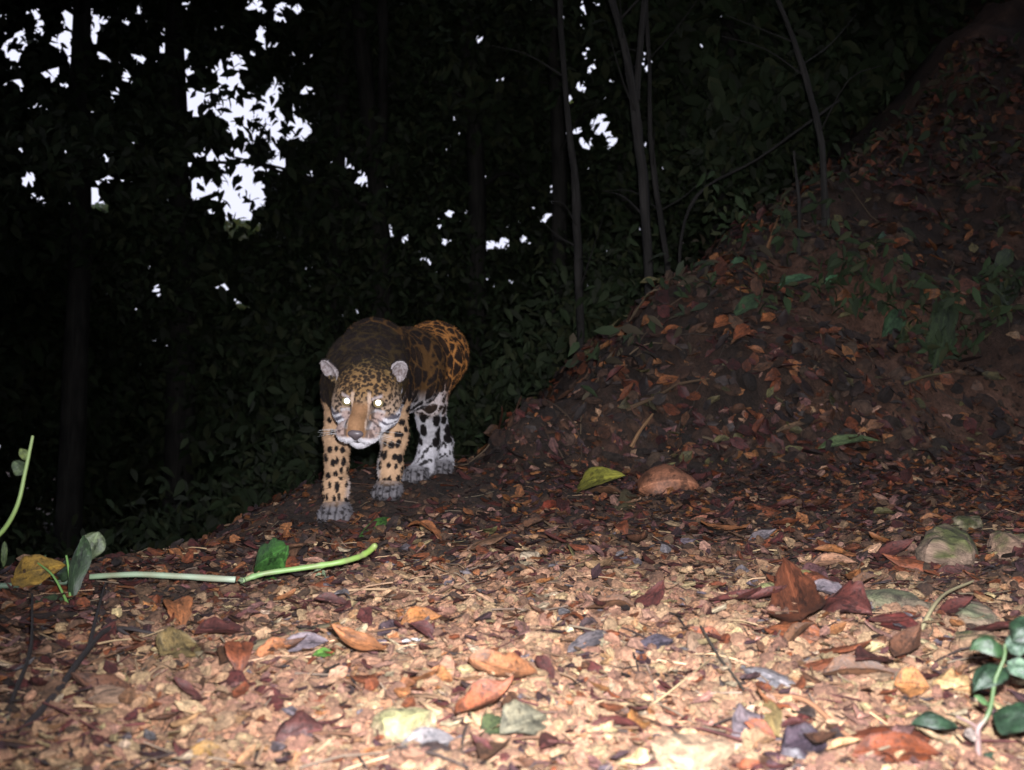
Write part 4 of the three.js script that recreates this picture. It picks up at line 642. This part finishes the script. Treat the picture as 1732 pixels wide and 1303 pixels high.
// leaves on the bank
for (const [label, a, b, w, c, lift] of [
  ['pale green narrow leaf lying at the foot of the bank', [1384, 768], [1492, 756], 0.07, [0.15, 0.24, 0.10], 30], ['long tan bark scrap at the foot of the bank', [1312, 738], [1384, 722], 0.04, [0.30, 0.20, 0.12], 25], ['tan curled leaf right of the bark scrap on the bank', [1462, 742], [1500, 728], 0.06, [0.34, 0.18, 0.10], 35],
  ['upright oval green leaf in the middle of the bank', [1492, 582], [1530, 532], 0.10, [0.055, 0.13, 0.06], 60], ['green blade leaf high on the front of the bank', [1316, 492], [1378, 480], 0.07, [0.09, 0.22, 0.11], 40], ['dark green leaf slanting on the edge of the bank', [1240, 544], [1290, 508], 0.08, [0.08, 0.17, 0.07], 45],
  ['broad drooping green leaf at the right of the bank', [1580, 640], [1606, 500], 0.14, [0.05, 0.09, 0.035], 60], ['long green leaf arching over the bank', [1480, 500], [1660, 490], 0.10, [0.055, 0.10, 0.045], 40], ['tall green leaf near the far side of the bank', [1682, 470], [1712, 428], 0.09, [0.08, 0.13, 0.05], 60],
  ['dark hanging leaf at the far side of the bank', [1700, 530], [1712, 480], 0.10, [0.05, 0.08, 0.035], 60], ['glowing orange leaf on the edge of the bank', [1206, 566], [1244, 548], 0.07, [0.45, 0.15, 0.05], 40], ['orange leaf pair member next to the glowing orange leaf', [1240, 585], [1268, 562], 0.07, [0.42, 0.13, 0.045], 40],
  ['orange leaf at the corner of the bank nearest the jaguar', [1118, 576], [1156, 566], 0.06, [0.42, 0.15, 0.05], 40], ['orange brown leaf halfway down the corner of the bank', [1108, 664], [1148, 650], 0.06, [0.38, 0.15, 0.055], 45], ['bright orange leaf on the steep front of the bank', [1286, 556], [1312, 544], 0.06, [0.48, 0.18, 0.06], 45],
  ['reddish brown leaf high on the right of the bank', [1600, 510], [1660, 490], 0.10, [0.24, 0.09, 0.05], 55], ['small fresh green leaf on the front of the bank', [1394, 492], [1418, 474], 0.04, [0.10, 0.30, 0.14], 50], ['tiny bright green leaf at the top edge of the bank', [1486, 412], [1500, 402], 0.04, [0.16, 0.34, 0.22], 60], ['small green leaf by the forked tree at the edge of the bank', [1236, 456], [1260, 446], 0.04, [0.12, 0.28, 0.14], 50],
]) lay('bank_leaf', label, a, b, { w, c, lift, up: 0.03 });

// stones
function stone(label, px, py, wpx, hpx, c, moss, k, mossC = [0.085, 0.095, 0.03]) {
  const p = hit(px, py + hpx * 0.45), d = -p.z, r = wpx / F * d / 2, h = hpx / F * d / 2, g = new THREE.IcosahedronGeometry(1, 5), q = g.attributes.position, C = new Float32Array(q.count * 3), U = new Float32Array(q.count * 2);
  for (let i = 0; i < q.count; i++) {
    let x = q.getX(i), y = q.getY(i), z = q.getZ(i); const s = 1 + 0.26 * vn(x * 1.2 + k, y * 1.2, z * 1.2) + 0.10 * vn(x * 3 + k, y * 3, z * 3) + 0.03 * vn(x * 9, y * 9, z * 9 + k), f = Math.max(Math.abs(x), Math.abs(y), Math.abs(z)), blk = lerp(1, 0.86 / f, 0.35);
    const t = sstep(-0.1, 0.35, moss - 0.5 + 0.55 * y + 0.8 * fbm(x * 2.4 + k, y * 2.4, z * 2.4)) * (moss > 0 ? 1 : 0), n = 1 + 0.25 * vn(x * 5, y * 5, z * 5 + k); C.set(mix3(c, mossC, t).map((v) => v * n), i * 3); U.set([x * 0.6 + z * 0.3, y * 0.6 + z * 0.2], i * 2);
    q.setXYZ(i, x * s * blk * r, y * s * blk * h * 1.1, z * s * blk * r * 0.8);
  }
  g.setAttribute('color', new THREE.BufferAttribute(C, 3)); g.setAttribute('uv', new THREE.BufferAttribute(U, 2));
  const { position, color, uv } = g.attributes; g.computeVertexNormals(); const o = mesh('stone', g, M.stone); o.position.set(p.x, p.y + h * 0.55, p.z - r * 0.4); o.rotation.y = k; return tag(o, label, 'stone');
}
stone('large mossy tan stone at the right of the trail', 1615, 925, 120, 78, [0.25, 0.17, 0.12], 0.35, 1.3);
stone('small mossy stone on top behind the large mossy tan stone', 1638, 884, 56, 34, [0.40, 0.33, 0.22], 0.5, 3.3);
stone('brown stone half hidden right of the large mossy tan stone', 1712, 918, 70, 60, [0.30, 0.19, 0.13], 0.25, 5.1);
stone('pale round stone lying alone in the middle of the litter', 895, 943, 46, 24, [0.56, 0.44, 0.30], 0, 7.7);
stone('flat tan stone right beside the pale round stone', 966, 946, 56, 18, [0.46, 0.25, 0.14], 0, 8.9);
stone('pale yellow stone with green lichen near the front of the litter', 684, 1226, 104, 66, [0.50, 0.38, 0.22], 0.22, 10.2, [0.40, 0.38, 0.17]);
stone('low grey green lichen covered stone right of the maroon leaf', 1520, 1022, 110, 40, [0.25, 0.19, 0.13], 0.3, 12.6, [0.16, 0.17, 0.09]);
stone('second lichen grey stone behind the pale forked stick', 1650, 1040, 90, 40, [0.26, 0.19, 0.13], 0.25, 14.1, [0.15, 0.16, 0.09]);
stone('earthy clod between the pale forked stick and the green plant', 1660, 1090, 80, 44, [0.44, 0.27, 0.16], 0.1, 15.5);
stone('pale clay lump at the front right of the litter', 1180, 1284, 150, 60, [0.5, 0.33, 0.2], 0, 16.4);
stone('tan clay lump at the front left of the litter', 180, 1180, 80, 34, [0.36, 0.22, 0.14], 0, 18.4);
stone('yellowish clay lump behind the upright rust leaf', 1300, 1000, 56, 24, [0.5, 0.40, 0.2], 0.2, 19.9, [0.36, 0.36, 0.14]);

// sticks
function stick(label, pts, r0, r1, c, branches = [], name = 'stick') {
  const w = pts.map(([x, y, up = 0.008]) => { const p = hit(x, y); p.y += up; return p; }), b = w[0].clone(), t = thing(name, label, 'stick', b.toArray()), m = new MB(), n = 14;
  m.tube(curve(w.map((p) => p.clone().sub(b)), n), taper(n, r0, r1), 7, c, 0.25); mesh('shaft', m.geo(), M.twig, t);
  for (const br of branches) { const q = new MB(); q.tube(curve(br.map(([x, y, up = 0.008]) => { const p = hit(x, y); p.y += up; return p.sub(b); }), 8), taper(8, r1 * 1.2, r1 * 0.5), 6, c, 0.2); mesh('branch', q.geo(), M.twig, t); }
}
stick('dark bare branch sloping through the litter at the left', [[36, 1250], [96, 1196, 0.02], [150, 1130, 0.03], [196, 1092, 0.03], [280, 1084]], 0.0055, 0.003, [0.035, 0.026, 0.028], [[[150, 1130, 0.03], [166, 1080, 0.05], [178, 1040, 0.06]], [[196, 1092, 0.03], [226, 1092, 0.012]]]);
stick('second dark twig at the far left of the litter', [[0, 1270], [24, 1200, 0.02], [50, 1140, 0.03], [54, 1050, 0.05]], 0.004, 0.002, [0.04, 0.03, 0.03]);
stick('pale forked stick standing out before the lichen grey stone', [[1556, 1082, 0.01], [1576, 1056, 0.025], [1600, 1036, 0.035], [1646, 1018, 0.04]], 0.0045, 0.0025, [0.56, 0.48, 0.28], [[[1572, 1066, 0.02], [1600, 1084, 0.015], [1632, 1110, 0.01]]]);
stick('pale straight stick lying from the forked stick down towards the green plant', [[1546, 1086], [1580, 1108, 0.012], [1618, 1140]], 0.0045, 0.003, [0.56, 0.46, 0.27]);
stick('thin dark twig slanting through the bright front litter', [[1186, 1092, 0.03], [1220, 1140, 0.02], [1252, 1176, 0.015], [1272, 1206]], 0.0022, 0.0016, [0.06, 0.045, 0.035]);
stick('very thin straw stalk bent across the front litter', [[1090, 1212], [1130, 1198, 0.02], [1166, 1180, 0.03], [1200, 1140, 0.02]], 0.0016, 0.001, [0.5, 0.38, 0.22]);
stick('long straight straw stalk crossing the middle of the litter', [[480, 1034], [560, 1020, 0.02], [640, 1014, 0.02], [716, 1008]], 0.0028, 0.002, [0.5, 0.33, 0.2]);
stick('thin pale root running along the front of the litter', [[488, 1192], [540, 1192, 0.014], [600, 1194], [648, 1186]], 0.003, 0.002, [0.5, 0.36, 0.2]);
stick('thin dark root crossing the bright front litter sideways', [[830, 1222], [920, 1220, 0.012], [1000, 1220], [1090, 1206, 0.01], [1130, 1196]], 0.002, 0.0015, [0.13, 0.07, 0.05]);
stick('short white weathered stick behind the lilac grey leaf', [[666, 1100], [690, 1094, 0.01], [716, 1090]], 0.003, 0.0025, [0.55, 0.53, 0.56]);
stick('long olive bark strip lying across the left of the litter', [[332, 1118, 0.004], [420, 1108, 0.008], [500, 1084, 0.008], [572, 1062, 0.004]], 0.011, 0.009, [0.15, 0.12, 0.07], [], 'bark_strip');
stick('brown diagonal twig leading from the front towards the crumpled leaf', [[1300, 1186], [1360, 1210, 0.02], [1430, 1256, 0.01], [1470, 1280]], 0.004, 0.003, [0.36, 0.17, 0.09]);
stick('dark stick lying up the corner of the bank', [[1060, 700, 0.02], [1110, 686, 0.04], [1150, 668, 0.05], [1200, 652, 0.03]], 0.011, 0.005, [0.15, 0.09, 0.05]);
stick('tan stick leaning on the top edge of the bank', [[1298, 432, 0.04], [1312, 404, 0.08], [1330, 366, 0.12]], 0.010, 0.006, [0.26, 0.13, 0.06]);
stick('straw coloured stick in front of the dark stick on the bank', [[1068, 764, 0.02], [1082, 742, 0.03], [1104, 716, 0.04]], 0.010, 0.006, [0.36, 0.2, 0.1]);
stick('thin olive stick high on the right of the bank', [[1530, 660, 0.03], [1570, 650, 0.04], [1610, 640, 0.03]], 0.008, 0.005, [0.16, 0.13, 0.06]);

// green plants
const GREEN = [0.17, 0.34, 0.09];
{ // the fleshy shoot lying in front of the jaguar, in two lengths
  const w = [[152, 976, 2.05], [230, 972, 2.06], [320, 976, 2.07], [398, 981, 2.07]].map((p) => at(...p)), b = w[0].clone(), t = thing('cut_shoot', 'pale green fleshy stalk lying level in front of the dark crest, left length', 'stalk', b.toArray()), m = new MB();
  m.tube(curve(w.map((p) => p.clone().sub(b)), 12), taper(12, 0.0055, 0.0068), 10, (u) => mix3(mix3([0.22, 0.31, 0.19], [0.33, 0.40, 0.30], u), [0.2, 0.17, 0.1], 0.5 * sstep(0.25, 0.6, vn(u * 19, 2, 2))), 0.14); mesh('stem', m.geo(), M.stem, t);
  const w2 = [[406, 984, 2.08], [440, 972, 2.1], [520, 960, 2.12], [580, 950, 2.14], [616, 938, 2.12], [636, 922, 2.10]].map((p) => at(...p)), b2 = w2[0].clone(), t2 = thing('green_shoot', 'bright green curved shoot tip in front of the jaguar', 'shoot', b2.toArray()), m2 = new MB();
  m2.tube(curve(w2.map((p) => p.clone().sub(b2)), 36), taper(36, 0.0052, 0.0066).map((r, i) => r * (i % 12 === 5 ? 1.25 : 1) * (i === 36 ? 0.7 : 1)), 10, (u) => mix3(mix3([0.18, 0.30, 0.13], [0.22, 0.34, 0.06], u), [0.2, 0.2, 0.1], 0.5 * sstep(0.2, 0.6, vn(u * 23, 1, 2))), 0.12); mesh('stem', m2.geo(), M.stem, t2);
  lay('leaf', '', [430, 978], [490, 930], { w: 0.085, c: [0.06, 0.2, 0.04], lift: 80, db: 2.2, mat: M.waxy, parent: t2, shape: 0.6, cup: -0.3 });
  const bud = new MB(); for (const [x, y, d] of [[414, 986, 2.07], [404, 980, 2.07], [538, 968, 2.15], [546, 972, 2.15]]) for (let i = 0; i < 4; i++) addLeaf(bud, at(x + rr(-5, 5), y + rr(-5, 5), d - 0.005).sub(b2), 0.014, 0.007, [0.34, 0.48, 0.3]); mesh('bud', bud.geo(), M.waxy, t2).userData.kind = 'stuff';
}
{ // the shoot that climbs at the left edge
  const w = [[-30, 930, 1.72], [8, 894, 1.72], [30, 852, 1.72], [42, 800, 1.73], [50, 762, 1.74], [55, 738, 1.75]].map((p) => at(...p)), b = hit(-40, 1010), t = thing('climbing_shoot', 'slim green shoot curving upwards before the dark background', 'shoot', b.toArray()), m = new MB();
  m.tube(curve([b.clone(), ...w].map((p) => p.clone().sub(b)), 22), taper(22, 0.0045, 0.0024), 9, (u) => mix3([0.22, 0.36, 0.08], [0.32, 0.42, 0.18], u), 0.06); mesh('stem', m.geo(), M.stem, t);
  const leafAtPx = (a, e, W, c, parent, opt = {}) => { const A = at(...a), B = at(...e), d = B.clone().sub(A), L = d.length(); d.normalize(); const n = EYE.clone().sub(A); n.addScaledVector(d, -n.dot(d)).normalize().add(V(opt.nx ?? 0.2, opt.ny ?? 0.5, 0)); n.addScaledVector(d, -n.dot(d)).normalize(); const g = leafGeo(L, W, { nu: 14, nv: 8, col: c, seed: a[0], shape: 0.7, curl: 0.4, cup: -0.15, bite: 0.08, wave: 0.12, ...opt }), o = mesh('leaf', g, M.waxy, parent); o.quaternion.setFromRotationMatrix(new THREE.Matrix4().makeBasis(d, n, d.clone().cross(n))); o.position.copy(A).sub(parent.position); return o; };
  leafAtPx([44, 800, 1.73], [22, 780, 1.72], 0.028, [0.14, 0.22, 0.12], t); leafAtPx([46, 778, 1.735], [34, 758, 1.73], 0.016, [0.28, 0.4, 0.14], t);
  // the broad leaved plant at the left, hanging leaves
  const base = hit(118, 1030), p = thing('broad_leaved_plant', 'low plant with broad folded dark green leaves beside the yellow leaf', 'plant', base.toArray()), s = new MB();
  s.tube(curve([V(0, -0.02, 0), at(118, 980, 2.0).sub(base), at(112, 940, 2.02).sub(base)], 8), taper(8, 0.004, 0.002), 7, GREEN); s.tube(curve([V(0, 0, 0), at(90, 975, 2.0).sub(base), at(60, 950, 2.05).sub(base)], 8), taper(8, 0.003, 0.0015), 7, GREEN); mesh('stem', s.geo(), M.stem, p);
  leafAtPx([110, 1034, 1.96], [134, 902, 2.02], 0.05, [0.05, 0.105, 0.045], p, { nx: -0.8, cup: -0.5, wide: 0.6 }); leafAtPx([134, 962, 2.03], [168, 900, 2.04], 0.052, [0.20, 0.28, 0.16], p, { wide: 0.62, nx: 0.5 }); leafAtPx([122, 1030, 1.95], [30, 1034, 1.94], 0.075, [0.045, 0.09, 0.035], p, { ny: 0.6, cup: -0.3 });
  leafAtPx([122, 960, 2.05], [90, 968, 2.1], 0.045, [0.06, 0.12, 0.06], p); leafAtPx([60, 968, 2.08], [78, 938, 2.1], 0.018, [0.10, 0.20, 0.09], p); leafAtPx([62, 968, 2.08], [44, 942, 2.12], 0.014, [0.08, 0.17, 0.07], p); leafAtPx([8, 916, 1.9], [6, 962, 1.9], 0.012, [0.16, 0.26, 0.1], p);
  const k = [[-20, 992, 2.04], [40, 990, 2.06], [116, 984, 2.1], [150, 978, 2.15]].map((q) => at(...q)), kb = k[0].clone(), kt = thing('old_stalk', 'grey green stalk running behind the yellow leaf with the hole', 'stalk', kb.toArray()), km = new MB(); km.tube(curve(k.map((q) => q.clone().sub(kb)), 10), taper(10, 0.006, 0.0055), 9, [0.13, 0.19, 0.13], 0.1); mesh('stem', km.geo(), M.stem, kt);
  // the young plant with waxy leaves at the front right
  const pb = hit(1656, 1300), pl = thing('young_plant', 'young plant with dark glossy green leaves and a pale pink stem', 'plant', pb.toArray()), d = 1.16, st = new MB(), P = (x, y, dd = d) => at(x, y, dd).sub(pb), pinkStem = [0.17, 0.11, 0.10];
  st.tube(curve([V(0, -0.02, 0), P(1655, 1262), P(1655, 1232), P(1668, 1216), P(1676, 1196), P(1684, 1150), P(1700, 1110), P(1700, 1090)], 18), taper(18, 0.004, 0.0014), 9, (u) => mix3(pinkStem, [0.05, 0.09, 0.03], sstep(0.3, 0.5, u)), 0.1); mesh('stem', st.geo(), M.stem, pl);
  const st2 = new MB(); st2.tube(curve([P(1655, 1232), P(1640, 1222), P(1618, 1212)], 6), taper(6, 0.0025, 0.0014), 7, pinkStem); mesh('leaf_stalk', st2.geo(), M.stem, pl);
  const DG = [0.02, 0.056, 0.028];
  leafAtPx([1632, 1216, d], [1536, 1204, d + 0.01], 0.032, DG, pl, { curl: 1.1, nx: -0.1, ny: 2.6, cup: -0.35, shape: 1.2 });
  leafAtPx([1672, 1190, d], [1790, 1216, d - 0.05], 0.06, DG, pl, { curl: 0.8, nx: 0.1, ny: 2.8, cup: -0.3, wide: 0.42, shape: 1.2 });
  leafAtPx([1704, 1112, d + 0.02], [1638, 1160, d], 0.036, DG, pl, { curl: 0.9, nx: -0.3, ny: 3.2, cup: -0.4, shape: 1.2 });
  leafAtPx([1710, 1082, d + 0.03], [1638, 1078, d + 0.02], 0.04, [0.026, 0.08, 0.026], pl, { curl: 1.3, nx: -0.1, ny: 3.2, cup: -0.35, shape: 1.2 });
  leafAtPx([1706, 1082, d + 0.03], [1770, 1040, d + 0.03], 0.05, DG, pl, { curl: 0.8, nx: 0.3, ny: 1.6, shape: 1.2 });
  leafAtPx([1704, 1118, d + 0.01], [1750, 1142, d - 0.01], 0.026, [0.12, 0.22, 0.15], pl, { curl: 0.5 }); leafAtPx([1700, 1090, d + 0.04], [1740, 1084, d + 0.03], 0.03, [0.10, 0.18, 0.13], pl);
  leafAtPx([1676, 1194, d - 0.01], [1650, 1176, d - 0.01], 0.008, [0.10, 0.24, 0.08], pl); leafAtPx([1664, 1268, d], [1700, 1300, d - 0.02], 0.02, DG, pl, { curl: 0.8, ny: 1 }); leafAtPx([1655, 1240, d], [1632, 1244, d - 0.005], 0.016, [0.3, 0.26, 0.24], pl, { shape: 0.55, curl: 0.15, bite: 0 });
}
// each loose leaf is told by its colour, the landmark it lies at, on which side, and how near
const MARKS = [['the mossy tan stone', 1615, 930], ['the glossy green plant', 1670, 1200], ['the pale forked stick', 1580, 1070], ['the upright rust leaf', 1345, 1075], ['the canoe shaped grey leaf', 1300, 1160], ['the fiery rust leaf', 1510, 1266], ['the thin dark twig', 1230, 1150], ['the lichen stained stone', 684, 1226], ['the round maroon leaf', 510, 1262], ['the olive bark strip', 450, 1096], ['the dark bare branch', 150, 1130], ['the green shoot', 530, 962], ['the pale round stone', 895, 943], ['the curled pinkish leaf', 1134, 836], ['the salmon pink leaf', 1204, 882], ['the chestnut boat leaf', 860, 1160], ['the torn green leaf', 880, 1246], ['the pale stalk', 250, 976], ['the straw stalk', 600, 1018], ['the small red leaf', 930, 868]].map(([n, x, y]) => [n, hit(x, y)]);
const families = {};
for (const [o, look] of loose) {
  let best = MARKS[0], bd = 9; for (const m of MARKS) { const e = Math.hypot((m[1].x - o.position.x) / -m[1].z, (m[1].z - o.position.z) / -m[1].z * 0.5); if (e < bd) { bd = e; best = m; } }
  const dx = o.position.x - best[1].x, dz = o.position.z - best[1].z, where = Math.abs(dx) > Math.abs(dz) ? (dx < 0 ? 'left of' : 'right of') : dz < 0 ? 'behind' : 'in front of', key = look + '|' + where + '|' + best[0];
  (families[key] ??= []).push([bd, o, look, where, best[0]]);
}
const ORD = ['', 'second ', 'third ', 'fourth ', 'fifth ', 'sixth ', 'seventh ', 'eighth ', 'ninth ', 'tenth '];
for (const list of Object.values(families)) list.sort((a, b) => a[0] - b[0]).forEach(([, o, look, where, mark], i, all) => { o.userData.label = look + ' leaf ' + where + ' ' + mark + (all.length > 1 ? ', ' + ORD[i] + 'nearest alike' : ', the only such'); });
renderer.render(scene, camera);
